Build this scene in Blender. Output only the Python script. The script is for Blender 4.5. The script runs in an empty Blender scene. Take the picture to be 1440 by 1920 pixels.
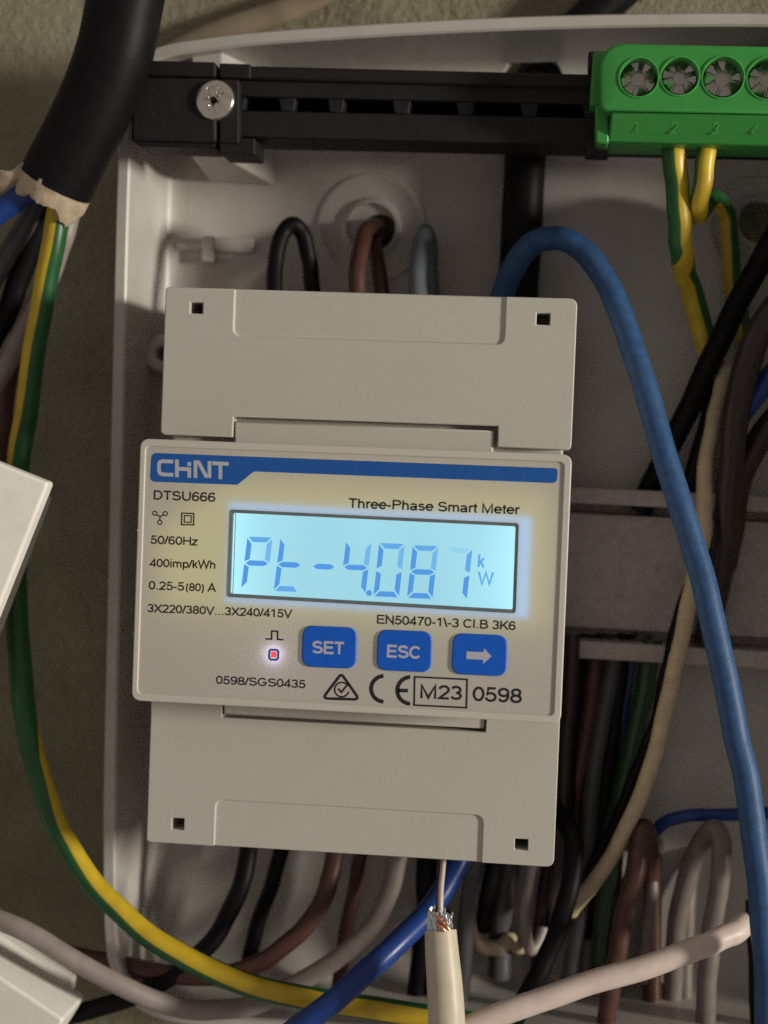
import bpy, bmesh, math, random
from mathutils import Vector, Matrix, Euler
random.seed(7)
R = math.radians
sc = bpy.context.scene
col = sc.collection

# ---------------------------------------------------------------- camera, light, exposure
# The place is laid out in millimetres: x to the right, y up, z out of the wall towards the
# viewer; z = 0 is the front of the meter's terminal covers.  W() turns that into metres, z up.
MM = 0.001
def W(p):
    return Vector((p[0] * MM, -p[2] * MM, p[1] * MM))

FPX = 3200.0
ROT = Matrix.Rotation(0.0281, 3, 'X') @ Matrix.Rotation(-0.1041, 3, 'Y') @ Matrix.Rotation(-0.0387, 3, 'Z')
TR = Vector((-4.4965, -10.982, -297.706))
ROTT = ROT.transposed()
CAMP = -(ROTT @ TR)

cam_d = bpy.data.cameras.new('camera')
cam = bpy.data.objects.new('camera', cam_d)
col.objects.link(cam)
A = Matrix(((1, 0, 0), (0, 0, -1), (0, 1, 0)))
cam.matrix_world = Matrix.Translation(W(CAMP)) @ (A @ ROTT).to_4x4()
cam_d.sensor_fit = 'VERTICAL'
cam_d.sensor_height = 36.0
cam_d.lens = FPX / 1920.0 * 36.0
cam_d.clip_start = 0.01
cam_d.clip_end = 50.0
cam_d.dof.use_dof = True
cam_d.dof.focus_distance = 0.290
cam_d.dof.aperture_fstop = cam_d.lens / 4.2
sc.camera = cam

world = bpy.data.worlds.new('World')
sc.world = world
world.use_nodes = True
bg = world.node_tree.nodes['Background']
bg.inputs['Color'].default_value = (1.0, 0.87, 0.82, 1)
bg.inputs['Strength'].default_value = 0.235

def area(name, pos, target, size, power, color):
    d = bpy.data.lights.new(name, 'AREA')
    d.shape = 'DISK'
    d.size = size * MM
    d.energy = power
    d.color = color
    o = bpy.data.objects.new(name, d)
    col.objects.link(o)
    o.location = W(pos)
    v = W(target) - W(pos)
    o.rotation_euler = v.to_track_quat('-Z', 'Y').to_euler()
    return o
area('work_lamp', (1240, 105, 500), (0, 0, 0), 170, 16.8, (1.0, 0.94, 0.825))

sc.view_settings.view_transform = 'Standard'
sc.view_settings.look = 'None'
sc.view_settings.exposure = 0
sc.view_settings.gamma = 1
sc.view_settings.use_curve_mapping = False
sc.cycles.use_denoising = False
sc.cycles.max_bounces = 8

# ---------------------------------------------------------------- helpers
def U(px, py, z):
    """the point of depth z (mm) seen at that place of the 1440 x 1920 frame"""
    d = ROTT @ Vector(((px - 720) / FPX, -(py - 960) / FPX, -1.0))
    s = (z - CAMP.z) / d.z
    return CAMP + d * s
def pxmm(z):
    return FPX / (CAMP.z - z)
def U2(px, py, z):
    p = U(px, py, z)
    return (p.x, p.y)

ORI = {}
def origin(o):
    while o.parent:
        o = o.parent
    return ORI.get(o.name, Vector((0, 0, 0)))

def props(o, label=None, cat=None, group=None, kind=None):
    if label: o['label'] = label
    if cat: o['category'] = cat
    if group: o['group'] = group
    if kind: o['kind'] = kind
    return o

def thing(name, loc, label, cat, group=None):
    o = bpy.data.objects.new(name, None)
    o.empty_display_size = 0.005
    col.objects.link(o)
    o.location = W(loc)
    ORI[o.name] = W(loc)
    return props(o, label, cat, group)

def mk(name, bm, mat, parent=None, loc=None, smooth=40, bevel=0, seg=2, label=None):
    """bm in millimetres -> one linked mesh object"""
    me = bpy.data.meshes.new(name)
    off = origin(parent) if parent else (W(loc) if loc is not None else Vector((0, 0, 0)))
    bmesh.ops.recalc_face_normals(bm, faces=bm.faces[:])
    for v in bm.verts:
        v.co = W(v.co) - off
    bm.to_mesh(me)
    bm.free()
    for p in me.polygons:
        p.use_smooth = True
    if smooth < 180:
        me.set_sharp_from_angle(angle=R(smooth))
    o = bpy.data.objects.new(name, me)
    col.objects.link(o)
    me.materials.append(mat)
    if parent:
        o.parent = parent
    else:
        o.location = off
        ORI[o.name] = off
    if bevel:
        m = o.modifiers.new('bevel', 'BEVEL')
        m.width = bevel * MM
        m.segments = seg
        m.limit_method = 'ANGLE'
        m.angle_limit = R(35)
        m.harden_normals = False
    if label: o['label'] = label
    return o

def BM():
    return bmesh.new()
def box(bm, x0, x1, y0, y1, z0, z1):
    v = [bm.verts.new(p) for p in ((x0, y0, z0), (x1, y0, z0), (x1, y1, z0), (x0, y1, z0),
                                   (x0, y0, z1), (x1, y0, z1), (x1, y1, z1), (x0, y1, z1))]
    for f in ((3, 2, 1, 0), (4, 5, 6, 7), (0, 1, 5, 4), (1, 2, 6, 5), (2, 3, 7, 6), (3, 0, 4, 7)):
        bm.faces.new([v[i] for i in f])
def prism(bm, poly, z0, z1):
    a = [bm.verts.new((p[0], p[1], z0)) for p in poly]
    b = [bm.verts.new((p[0], p[1], z1)) for p in poly]
    n = len(poly)
    bm.faces.new(a[::-1]); bm.faces.new(b)
    for i in range(n):
        bm.faces.new((a[i], a[(i + 1) % n], b[(i + 1) % n], b[i]))
def flat(bm, poly, z):
    bm.faces.new([bm.verts.new((p[0], p[1], z)) for p in poly])
def rounded(poly, r, n=5):
    """round the corners of a polygon; r is one radius or one per corner"""
    out = []
    N = len(poly)
    for i in range(N):
        p0, p1, p2 = (Vector(poly[i - 1]), Vector(poly[i]), Vector(poly[(i + 1) % N]))
        rr = r[i] if isinstance(r, (list, tuple)) else r
        if rr <= 0:
            out.append(tuple(p1)); continue
        a = (p0 - p1).normalized(); b = (p2 - p1).normalized()
        ang = a.angle(b)
        t = min(rr / math.tan(ang / 2), (p0 - p1).length * .49, (p2 - p1).length * .49)
        s, e = p1 + a * t, p1 + b * t
        for k in range(n + 1):
            u = k / n
            q = s * (1 - u) ** 2 + p1 * 2 * u * (1 - u) * .86 + e * u ** 2
            w = (1 - u) ** 2 + 2 * u * (1 - u) * .86 + u ** 2
            out.append(tuple(q / w))
    return out
def rect(x0, x1, y0, y1):
    return [(x0, y0), (x1, y0), (x1, y1), (x0, y1)]
def disc(cx, cy, r, n=32):
    return [(cx + r * math.cos(2 * math.pi * k / n), cy + r * math.sin(2 * math.pi * k / n)) for k in range(n)]
def stroke(bm, pts, w, z, closed=False):
    """flat printed line of width w (mm) along a polyline, mitred"""
    P = []
    for p in pts:
        if not P or (Vector(p) - P[-1]).length > 1e-4: P.append(Vector(p))
    if closed and (P[0] - P[-1]).length < 1e-4: P.pop()
    n = len(P)
    L, Rr = [], []
    for i in range(n):
        if closed:
            a, b = P[i] - P[i - 1], P[(i + 1) % n] - P[i]
        else:
            a = P[i] - P[i - 1] if i > 0 else P[1] - P[0]
            b = P[i + 1] - P[i] if i < n - 1 else P[-1] - P[-2]
        a.normalize(); b.normalize()
        na, nb = Vector((-a.y, a.x)), Vector((-b.y, b.x))
        m = (na + nb)
        m = m / max(.25, m.dot(na)) if m.length > 1e-6 else na
        L.append(bm.verts.new((*(P[i] + m * w / 2), z)))
        Rr.append(bm.verts.new((*(P[i] - m * w / 2), z)))
    for i in range(n if closed else n - 1):
        j = (i + 1) % n
        bm.faces.new((L[i], Rr[i], Rr[j], L[j]))
def lathe(bm, cx, cy, prof, n=48):
    """prof: (radius, z) from outside in; axis along z"""
    rings = []
    for r, z in prof:
        rings.append([bm.verts.new((cx + r * math.cos(2 * math.pi * k / n), cy + r * math.sin(2 * math.pi * k / n), z)) for k in range(n)])
    for a, b in zip(rings, rings[1:]):
        for k in range(n):
            bm.faces.new((a[k], a[(k + 1) % n], b[(k + 1) % n], b[k]))
    return rings
def catmull(P, n=10):
    P = [Vector(p) for p in P]
    Q = [P[0] * 2 - P[1]] + P + [P[-1] * 2 - P[-2]]
    out = []
    for i in range(1, len(Q) - 2):
        p0, p1, p2, p3 = Q[i - 1:i + 3]
        # centripetal-ish: plain Catmull-Rom is enough for evenly picked points
        for k in range(n):
            t = k / n
            out.append(.5 * ((2 * p1) + (p2 - p0) * t + (2 * p0 - 5 * p1 + 4 * p2 - p3) * t * t + (3 * p1 - p0 - 3 * p2 + p3) * t ** 3))
    out.append(P[-1])
    for _ in range(2):                                   # relax small kinks
        out = [out[0]] + [(out[i - 1] + out[i] * 2 + out[i + 1]) / 4 for i in range(1, len(out) - 1)] + [out[-1]]
    return out
def tube(bm, pts, r, seg=18, twist=None, zref=False, caps=True, flatz=1.0):
    """round (or flattened) wire along pts; uv.x runs round it (minus twist), uv.y along it"""
    uvl = bm.loops.layers.uv.verify()
    n = len(pts)
    T = []
    for i in range(n):
        d = pts[min(i + 1, n - 1)] - pts[max(i - 1, 0)]
        T.append(d.normalized())
    N = None
    rings, ln = [], 0.0
    us = []
    for i in range(n):
        if zref or N is None:
            z = Vector((0, 0, 1))
            if abs(T[i].dot(z)) > .98:
                z = Vector((0, 1, .2))
            N = (z - T[i] * z.dot(T[i])).normalized()
        else:
            N = (N - T[i] * N.dot(T[i])).normalized()
        B = T[i].cross(N)
        if i: ln += (pts[i] - pts[i - 1]).length
        rr = r(i / (n - 1)) if callable(r) else r
        tw = twist(i / (n - 1)) if twist else 0
        ring = []
        for k in range(seg):
            a = 2 * math.pi * k / seg
            ring.append(bm.verts.new(pts[i] + (N * math.cos(a) * flatz + B * math.sin(a)) * rr))
        rings.append(ring); us.append((tw, ln))
    for i in range(n - 1):
        for k in range(seg):
            f = bm.faces.new((rings[i][k], rings[i][(k + 1) % seg], rings[i + 1][(k + 1) % seg], rings[i + 1][k]))
            for lp, (ii, kk) in zip(f.loops, ((i, k), (i, k + 1), (i + 1, k + 1), (i + 1, k))):
                lp[uvl].uv = (kk / seg - us[ii][0] / (2 * math.pi), us[ii][1])
    if caps:
        bm.faces.new(rings[0][::-1]); bm.faces.new(rings[-1])
def cut(o, *cutters):
    """boolean difference, baked into the mesh"""
    for bmc in cutters:
        me = bpy.data.meshes.new('cutter')
        bmesh.ops.recalc_face_normals(bmc, faces=bmc.faces[:])
        off = origin(o)
        for v in bmc.verts:
            v.co = W(v.co) - off
        bmc.to_mesh(me); bmc.free()
        c = bpy.data.objects.new('cutter', me)
        col.objects.link(c)
        c.parent = o.parent
        if not o.parent: c.location = o.location
        m = o.modifiers.new('cut', 'BOOLEAN')
        m.operation = 'DIFFERENCE'; m.solver = 'EXACT'; m.object = c
        bpy.context.view_layer.update()
        dg = bpy.context.evaluated_depsgraph_get()
        keep = [(b.name, b) for b in o.modifiers if b.type == 'BEVEL']
        for _, b in keep: b.show_viewport = False
        bpy.context.view_layer.update()
        dg = bpy.context.evaluated_depsgraph_get()
        new = bpy.data.meshes.new_from_object(o.evaluated_get(dg))
        o.modifiers.remove(m)
        for _, b in keep: b.show_viewport = True
        old = o.data
        o.data = new
        new.name = old.name
        bpy.data.meshes.remove(old)
        bpy.data.objects.remove(c)
        bpy.data.meshes.remove(me)
    for p in o.data.polygons: p.use_smooth = True
    o.data.set_sharp_from_angle(angle=R(40))

# ---------------------------------------------------------------- materials
def newmat(name):
    m = bpy.data.materials.new(name)
    m.use_nodes = True
    nt = m.node_tree
    return m, nt, nt.nodes['Principled BSDF']
def rgba(c): return (c[0], c[1], c[2], 1)
def plastic(name, c, rough=.5, grain=0.06, gscale=900, bump=.02, bscale=4000, specks=0, spec=.4, dirt=None, dirt_amt=0):
    m, nt, b = newmat(name)
    L = nt.links.new
    tc = nt.nodes.new('ShaderNodeTexCoord')
    n1 = nt.nodes.new('ShaderNodeTexNoise'); n1.inputs['Scale'].default_value = gscale; n1.inputs['Detail'].default_value = 4
    L(tc.outputs['Object'], n1.inputs['Vector'])
    mr = nt.nodes.new('ShaderNodeMapRange')
    mr.inputs['From Min'].default_value = .3; mr.inputs['From Max'].default_value = .7
    mr.inputs['To Min'].default_value = 1 - grain; mr.inputs['To Max'].default_value = 1 + grain
    L(n1.outputs['Fac'], mr.inputs['Value'])
    mx = nt.nodes.new('ShaderNodeMix'); mx.data_type = 'RGBA'; mx.blend_type = 'MULTIPLY'
    mx.inputs['Factor'].default_value = 1
    mx.inputs[6].default_value = rgba(c)
    L(mr.outputs['Result'], mx.inputs[7])
    out = mx.outputs[2]
    if dirt:
        n3 = nt.nodes.new('ShaderNodeTexNoise'); n3.inputs['Scale'].default_value = 90; n3.inputs['Detail'].default_value = 6; n3.inputs['Roughness'].default_value = .65
        L(tc.outputs['Object'], n3.inputs['Vector'])
        r3 = nt.nodes.new('ShaderNodeMapRange'); r3.inputs['From Min'].default_value = .5; r3.inputs['From Max'].default_value = .75; r3.inputs['To Max'].default_value = dirt_amt
        L(n3.outputs['Fac'], r3.inputs['Value'])
        m3 = nt.nodes.new('ShaderNodeMix'); m3.data_type = 'RGBA'
        L(r3.outputs['Result'], m3.inputs['Factor']); L(out, m3.inputs[6]); m3.inputs[7].default_value = rgba(dirt)
        out = m3.outputs[2]
    if specks:
        v = nt.nodes.new('ShaderNodeTexVoronoi'); v.inputs['Scale'].default_value = 130; v.inputs['Randomness'].default_value = 1
        L(tc.outputs['Object'], v.inputs['Vector'])
        wn = nt.nodes.new('ShaderNodeSeparateColor'); L(v.outputs['Color'], wn.inputs['Color'])
        t1 = nt.nodes.new('ShaderNodeMath'); t1.operation = 'MULTIPLY'; L(wn.outputs['Red'], t1.inputs[0]); t1.inputs[1].default_value = .05 * specks
        t2 = nt.nodes.new('ShaderNodeMath'); t2.operation = 'LESS_THAN'; L(v.outputs['Distance'], t2.inputs[0]); L(t1.outputs[0], t2.inputs[1])
        t3 = nt.nodes.new('ShaderNodeMath'); t3.operation = 'GREATER_THAN'; L(wn.outputs['Green'], t3.inputs[0]); t3.inputs[1].default_value = .72
        t4 = nt.nodes.new('ShaderNodeMath'); t4.operation = 'MULTIPLY'; L(t2.outputs[0], t4.inputs[0]); L(t3.outputs[0], t4.inputs[1])
        m4 = nt.nodes.new('ShaderNodeMix'); m4.data_type = 'RGBA'
        L(t4.outputs[0], m4.inputs['Factor']); L(out, m4.inputs[6]); m4.inputs[7].default_value = (.12, .09, .06, 1)
        out = m4.outputs[2]
    L(out, b.inputs['Base Color'])
    b.inputs['Roughness'].default_value = rough
    b.inputs['Specular IOR Level'].default_value = spec
    if bump:
        n2 = nt.nodes.new('ShaderNodeTexNoise'); n2.inputs['Scale'].default_value = bscale; n2.inputs['Detail'].default_value = 3
        L(tc.outputs['Object'], n2.inputs['Vector'])
        bp = nt.nodes.new('ShaderNodeBump'); bp.inputs['Strength'].default_value = bump; bp.inputs['Distance'].default_value = .0005
        L(n2.outputs['Fac'], bp.inputs['Height']); L(bp.outputs['Normal'], b.inputs['Normal'])
    return m
def striped(name, yellow, green, half, rough=.38):
    """yellow/green sheath: the stripe follows the wire's own uv"""
    m, nt, b = newmat(name)
    L = nt.links.new
    uv = nt.nodes.new('ShaderNodeTexCoord')
    sx = nt.nodes.new('ShaderNodeSeparateXYZ'); L(uv.outputs['UV'], sx.inputs[0])
    def math_(op, a, bb=None):
        n = nt.nodes.new('ShaderNodeMath'); n.operation = op
        if isinstance(a, (int, float)): n.inputs[0].default_value = a
        else: L(a, n.inputs[0])
        if bb is not None:
            if isinstance(bb, (int, float)): n.inputs[1].default_value = bb
            else: L(bb, n.inputs[1])
        return n.outputs[0]
    f = math_('FRACT', math_('ADD', sx.outputs['X'], 10.5))
    d = math_('ABSOLUTE', math_('SUBTRACT', f, .5))
    mr = nt.nodes.new('ShaderNodeMapRange'); L(d, mr.inputs['Value'])
    mr.inputs['From Min'].default_value = half - .012; mr.inputs['From Max'].default_value = half + .012
    mx = nt.nodes.new('ShaderNodeMix'); mx.data_type = 'RGBA'
    L(mr.outputs['Result'], mx.inputs['Factor'])
    mx.inputs[6].default_value = rgba(yellow); mx.inputs[7].default_value = rgba(green)
    n3 = nt.nodes.new('ShaderNodeTexNoise'); n3.inputs['Scale'].default_value = 300; n3.inputs['Detail'].default_value = 5
    L(uv.outputs['Object'], n3.inputs['Vector'])
    r3 = nt.nodes.new('ShaderNodeMapRange'); r3.inputs['From Min'].default_value = .3; r3.inputs['From Max'].default_value = .75
    r3.inputs['To Min'].default_value = .82; r3.inputs['To Max'].default_value = 1.08
    L(n3.outputs['Fac'], r3.inputs['Value'])
    mu = nt.nodes.new('ShaderNodeMix'); mu.data_type = 'RGBA'; mu.blend_type = 'MULTIPLY'; mu.inputs['Factor'].default_value = 1
    L(mx.outputs[2], mu.inputs[6]); L(r3.outputs['Result'], mu.inputs[7])
    L(mu.outputs[2], b.inputs['Base Color'])
    b.inputs['Roughness'].default_value = rough
    return m
def metal(name, c, rough=.3, met=1.0, bump=.15):
    m, nt, b = newmat(name)
    L = nt.links.new
    tc = nt.nodes.new('ShaderNodeTexCoord')
    n1 = nt.nodes.new('ShaderNodeTexNoise'); n1.inputs['Scale'].default_value = 700; n1.inputs['Detail'].default_value = 5
    L(tc.outputs['Object'], n1.inputs['Vector'])
    mr = nt.nodes.new('ShaderNodeMapRange'); mr.inputs['To Min'].default_value = rough * .6; mr.inputs['To Max'].default_value = rough * 1.5
    L(n1.outputs['Fac'], mr.inputs['Value']); L(mr.outputs['Result'], b.inputs['Roughness'])
    mx = nt.nodes.new('ShaderNodeMix'); mx.data_type = 'RGBA'
    mx.inputs[6].default_value = rgba([v * .75 for v in c]); mx.inputs[7].default_value = rgba([min(1, v * 1.15) for v in c])
    L(n1.outputs['Fac'], mx.inputs['Factor']); L(mx.outputs[2], b.inputs['Base Color'])
    b.inputs['Metallic'].default_value = met
    bp = nt.nodes.new('ShaderNodeBump'); bp.inputs['Strength'].default_value = bump; bp.inputs['Distance'].default_value = .0003
    L(n1.outputs['Fac'], bp.inputs['Height']); L(bp.outputs['Normal'], b.inputs['Normal'])
    return m
def emit(name, c, s=1.0, spec=0.0, uneven=0):
    m, nt, b = newmat(name)
    b.inputs['Base Color'].default_value = (0, 0, 0, 1)
    b.inputs['Specular IOR Level'].default_value = spec
    b.inputs['Roughness'].default_value = .3
    b.inputs['Emission Color'].default_value = rgba(c)
    b.inputs['Emission Strength'].default_value = s
    if uneven:
        tc = nt.nodes.new('ShaderNodeTexCoord')
        n1 = nt.nodes.new('ShaderNodeTexNoise'); n1.inputs['Scale'].default_value = 60; n1.inputs['Detail'].default_value = 1
        nt.links.new(tc.outputs['Object'], n1.inputs['Vector'])
        mr = nt.nodes.new('ShaderNodeMapRange'); mr.inputs['To Min'].default_value = s * (1 - uneven); mr.inputs['To Max'].default_value = s * (1 + uneven)
        nt.links.new(n1.outputs['Fac'], mr.inputs['Value']); nt.links.new(mr.outputs['Result'], b.inputs['Emission Strength'])
    return m

M = {}
M['cover'] = plastic('grey_white_plastic', (.53, .518, .452), .55, .035, 1500, .05, 5000, specks=1, dirt=(.47, .42, .33), dirt_amt=.25)
M['case'] = plastic('grey_white_case', (.60, .575, .51), .42, .03, 1500, .03, 5000, specks=1)
M['enclosure'] = plastic('white_enclosure_plastic', (.50, .475, .44), .33, .05, 120, .12, 45, dirt=(.42, .37, .28), dirt_amt=.5)
M['wall_m'] = None
M['black'] = plastic('black_pvc', (.005, .0045, .0055), .5, .2, 500, .03, 2500, spec=.16)
M['black_cable'] = plastic('black_rubber_sheath', (.006, .0055, .0065), .5, .25, 300, .08, 1500, spec=.16)
M['rail'] = plastic('black_moulded_plastic', (.014, .0128, .0128), .6, .2, 600, .05, 3000, spec=.25)
M['brown'] = plastic('brown_pvc', (.078, .033, .025), .38, .12, 400, .03, 2500)
M['darkbrown'] = plastic('dark_brown_pvc', (.035, .022, .018), .3, .15, 400, .03, 2500)
M['taupe_beige'] = plastic('brownish_beige_sheath', (.25, .20, .135), .6, .12, 350, .05, 2000)
M['taupe'] = plastic('taupe_grey_pvc', (.17, .142, .13), .42, .1, 400, .03, 2500)
M['grey'] = plastic('grey_pvc', (.29, .245, .225), .42, .1, 400, .03, 2500)
M['bluegrey'] = plastic('blue_grey_pvc', (.14, .16, .18), .35, .1, 400, .03, 2500)
M['darkgrey'] = plastic('dark_grey_pvc', (.075, .072, .078), .38, .1, 400, .03, 2500)
M['white_wire'] = plastic('off_white_pvc', (.62, .52, .46), .42, .08, 350, .04, 2000)
M['beige'] = plastic('beige_sheath', (.50, .40, .26), .55, .12, 350, .05, 2000)
M['datasheath'] = plastic('pale_grey_beige_sheath', (.56, .50, .38), .42, .06, 500, .05, 2500, dirt=(.35, .29, .2), dirt_amt=.3)
M['bluewire'] = plastic('dusty_blue_pvc', (.024, .08, .20), .5, .2, 700, .12, 2200, dirt=(.06, .12, .22), dirt_amt=.2)
M['brightblue'] = plastic('bright_blue_pvc', (.012, .046, .215), .34, .1, 500, .03, 2500)
M['filler'] = plastic('beige_rubber_filler', (.50, .40, .28), .8, .2, 500, .3, 1200)
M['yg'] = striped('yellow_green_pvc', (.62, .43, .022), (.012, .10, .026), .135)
M['yg_shaded'] = striped('shaded_green_yellow_pvc', (.20, .16, .03), (.014, .055, .016), .12)  # darker copy of the striped sheath: shade below the rail painted in
M['blue_shaded'] = plastic('shaded_blue_pvc', (.007, .02, .085), .4, .1, 500, .03, 2500)  # blue sheath darkened to stand for the shade inside the bunch
M['yg2'] = striped('yellow_green_thin_pvc', (.66, .47, .03), (.02, .13, .03), .17)
M['green'] = plastic('green_plastic', (.045, .30, .055), .42, .06, 700, .05, 3000)
M['green_pale'] = plastic('green_plastic_raised', (.06, .36, .07), .42, .06, 700, .05, 3000)
M['whitebox'] = plastic('white_gloss_plastic', (.84, .82, .75), .35, .03, 600, .06, 2500, dirt=(.6, .57, .5), dirt_amt=.3)
M['steel'] = metal('zinc_plated_steel', (.62, .58, .5), .32)
M['screwsteel'] = metal('dark_screw_steel', (.50, .48, .43), .22, bump=.02)
M['brightsteel'] = metal('bright_screw_steel', (.78, .74, .66), .2, bump=.02)
M['dinsteel'] = plastic('galvanised_steel', (.40, .36, .335), .42, .12, 500, .06, 1800)
M['foil'] = metal('aluminium_foil', (.78, .82, .84), .2)
M['copper'] = metal('copper', (.80, .36, .2), .3)
M['ink'] = plastic('black_ink', (.016, .016, .02), .5, 0, 500, 0)
M['blueink'] = plastic('blue_ink', (.012, .105, .40), .45, .05, 900, 0)
M['bluebutton'] = plastic('blue_button_rubber', (.004, .115, .62), .40, .08, 500, .04, 2500)
M['paleink'] = plastic('pale_grey_ink', (.50, .50, .56), .5, 0, 500, 0)
M['bezel'] = plastic('dark_grey_gasket', (.15, .18, .18), .5, .1, 500, 0)
M['lcd'] = emit('lit_lcd', (.37, .725, .84), 1.0, .25, .06)
nt = M['lcd'].node_tree; b = nt.nodes['Principled BSDF']     # edge-lit panel: its lamps sit along the two short sides
g_ = nt.nodes.new('ShaderNodeTexCoord'); sp_ = nt.nodes.new('ShaderNodeSeparateXYZ'); nt.links.new(g_.outputs['Generated'], sp_.inputs[0])
def _m(op, a, v):
    n = nt.nodes.new('ShaderNodeMath'); n.operation = op; nt.links.new(a, n.inputs[0])
    if isinstance(v, (int, float)): n.inputs[1].default_value = v
    else: nt.links.new(v, n.inputs[1])
    return n.outputs[0]
ed = _m('POWER', _m('ABSOLUTE', _m('SUBTRACT', sp_.outputs['X'], .5), 0), 4)
ed = _m('ADD', _m('MULTIPLY', ed, 5.5), .94)
old = b.inputs['Emission Strength'].links[0].from_socket
nt.links.new(_m('MULTIPLY', ed, old), b.inputs['Emission Strength'])
M['seg'] = emit('lcd_segment', (.085, .315, .76), 1.0, .2)
M['seg_mid'] = emit('lcd_segment_fading', (.125, .40, .80), 1.0, .2)
M['seg_pale'] = emit('lcd_segment_pale', (.17, .475, .83), 1.0, .2)
M['backlight'] = emit('white_blue_backlight', (.24, .58, 1.0), 3.8)
M['backlight_warm'] = emit('warm_backlight_leak', (1.0, .95, .2), 1.1)
M['led_glow'] = emit('led_glow', (.80, .70, 1.0), 7.5)
M['led'] = emit('red_led', (1.0, .085, .10), 1.0)
# printed translucent face film
m, nt, b = newmat('translucent_face_film')
b.inputs['Base Color'].default_value = (.60, .57, .515, 1)
b.inputs['Roughness'].default_value = .33
b.inputs['Specular IOR Level'].default_value = .35
tr = nt.nodes.new('ShaderNodeBsdfTranslucent'); tr.inputs['Color'].default_value = (.9, .9, .88, 1)
mixs = nt.nodes.new('ShaderNodeMixShader'); mixs.inputs['Fac'].default_value = .18
nt.links.new(b.outputs[0], mixs.inputs[1]); nt.links.new(tr.outputs[0], mixs.inputs[2])
nt.links.new(mixs.outputs[0], nt.nodes['Material Output'].inputs['Surface'])
M['film'] = m
# rough plastered wall
m, nt, b = newmat('rough_plaster')
L = nt.links.new
tc = nt.nodes.new('ShaderNodeTexCoord')
n1 = nt.nodes.new('ShaderNodeTexNoise'); n1.inputs['Scale'].default_value = 45; n1.inputs['Detail'].default_value = 6; n1.inputs['Roughness'].default_value = .6
n2 = nt.nodes.new('ShaderNodeTexNoise'); n2.inputs['Scale'].default_value = 420; n2.inputs['Detail'].default_value = 5; n2.inputs['Roughness'].default_value = .7
L(tc.outputs['Object'], n1.inputs['Vector']); L(tc.outputs['Object'], n2.inputs['Vector'])
cr = nt.nodes.new('ShaderNodeValToRGB')
cr.color_ramp.elements[0].position = .3; cr.color_ramp.elements[0].color = (.30, .28, .19, 1)
cr.color_ramp.elements[1].position = .72; cr.color_ramp.elements[1].color = (.42, .40, .28, 1)
n4 = nt.nodes.new('ShaderNodeTexNoise'); n4.inputs['Scale'].default_value = 14; n4.inputs['Detail'].default_value = 7; n4.inputs['Roughness'].default_value = .7
L(tc.outputs['Object'], n4.inputs['Vector'])
mA = nt.nodes.new('ShaderNodeMath'); mA.operation = 'MULTIPLY_ADD'; L(n4.outputs['Fac'], mA.inputs[0]); mA.inputs[1].default_value = .9; mA.inputs[2].default_value = -.45
mB = nt.nodes.new('ShaderNodeMath'); mB.operation = 'ADD'; L(n1.outputs['Fac'], mB.inputs[0]); L(mA.outputs[0], mB.inputs[1])
L(mB.outputs[0], cr.inputs['Fac']); L(cr.outputs['Color'], b.inputs['Base Color'])
b.inputs['Roughness'].default_value = .9; b.inputs['Specular IOR Level'].default_value = .1
bp = nt.nodes.new('ShaderNodeBump'); bp.inputs['Strength'].default_value = 1.0; bp.inputs['Distance'].default_value = .003
L(n2.outputs['Fac'], bp.inputs['Height']); L(bp.outputs['Normal'], b.inputs['Normal'])
M['wall'] = m

# ================================================================ SETTING
ZW, ZB, ZR = -58.0, -46.0, -22.0            # wall, enclosure floor, enclosure rim
bm = BM()
bmesh.ops.create_grid(bm, x_segments=150, y_segments=150, size=420)
from mathutils import noise as mnoise
for v in bm.verts:
    q = Vector((v.co.x * .05, v.co.y * .05, 0))
    v.co.z = ZW + mnoise.noise(q) * .8 + mnoise.noise(q * 4) * .5
wall = mk('wall', bm, M['wall'], smooth=180)
props(wall, 'rough olive beige plaster wall behind the white enclosure', 'wall', kind='structure')

# ================================================================ ENCLOSURE
enc = thing('electrical_enclosure', (40, -60, ZB), 'open white plastic distribution box on the plaster wall holding the meter', 'enclosure')
outline = [(187, 1740), (203, 1000), (219, 250), (232, 130), (290, 84), (380, 70), (480, 58), (720, 42), (960, 30), (1200, 24),
           (1440, 22), (1640, 30), (1790, 60), (1830, 200), (1850, 1000), (1840, 1750), (1810, 1920), (1700, 1965), (1300, 1960),
           (800, 1950), (420, 1932), (290, 1915), (215, 1862)]
P = [Vector(U2(x, y, ZR)) for x, y in outline]
for _ in range(3):                                                     # Chaikin
    Q = []
    for i in range(len(P)):
        a, b_ = P[i], P[(i + 1) % len(P)]
        Q += [a * .75 + b_ * .25, a * .25 + b_ * .75]
    P = Q
def inset(P, d):
    out = []
    for i in range(len(P)):
        t = (P[(i + 1) % len(P)] - P[i - 1]).normalized()
        n = Vector((t.y, -t.x))              # outline runs clockwise: the inside is on the right
        out.append(P[i] + n * d)
    return out
bm = BM()
loops = []
for d, z in ((0, ZB - 2), (0, ZR - .5), (.35, ZR), (2.1, ZR), (2.5, ZR - .4), (3.1, ZB + 5.5), (3.7, ZB + 2.6), (5.0, ZB + .8), (7.2, ZB)):
    loops.append([bm.verts.new((p.x, p.y, z)) for p in inset(P, d)])
for a, b_ in zip(loops, loops[1:]):
    n = len(a)
    for i in range(n):
        bm.faces.new((a[i], a[(i + 1) % n], b_[(i + 1) % n], b_[i]))
bm.faces.new(loops[0][::-1]); bm.faces.new(loops[-1])
tray = mk('tray', bm, M['enclosure'], enc, smooth=32)
hc = U(712, 438, ZB)
c1 = BM(); prism(c1, disc(hc.x, hc.y, 3.9), ZB - 6, ZB + 3)
hc2 = U(1425, 415, ZB)
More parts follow.
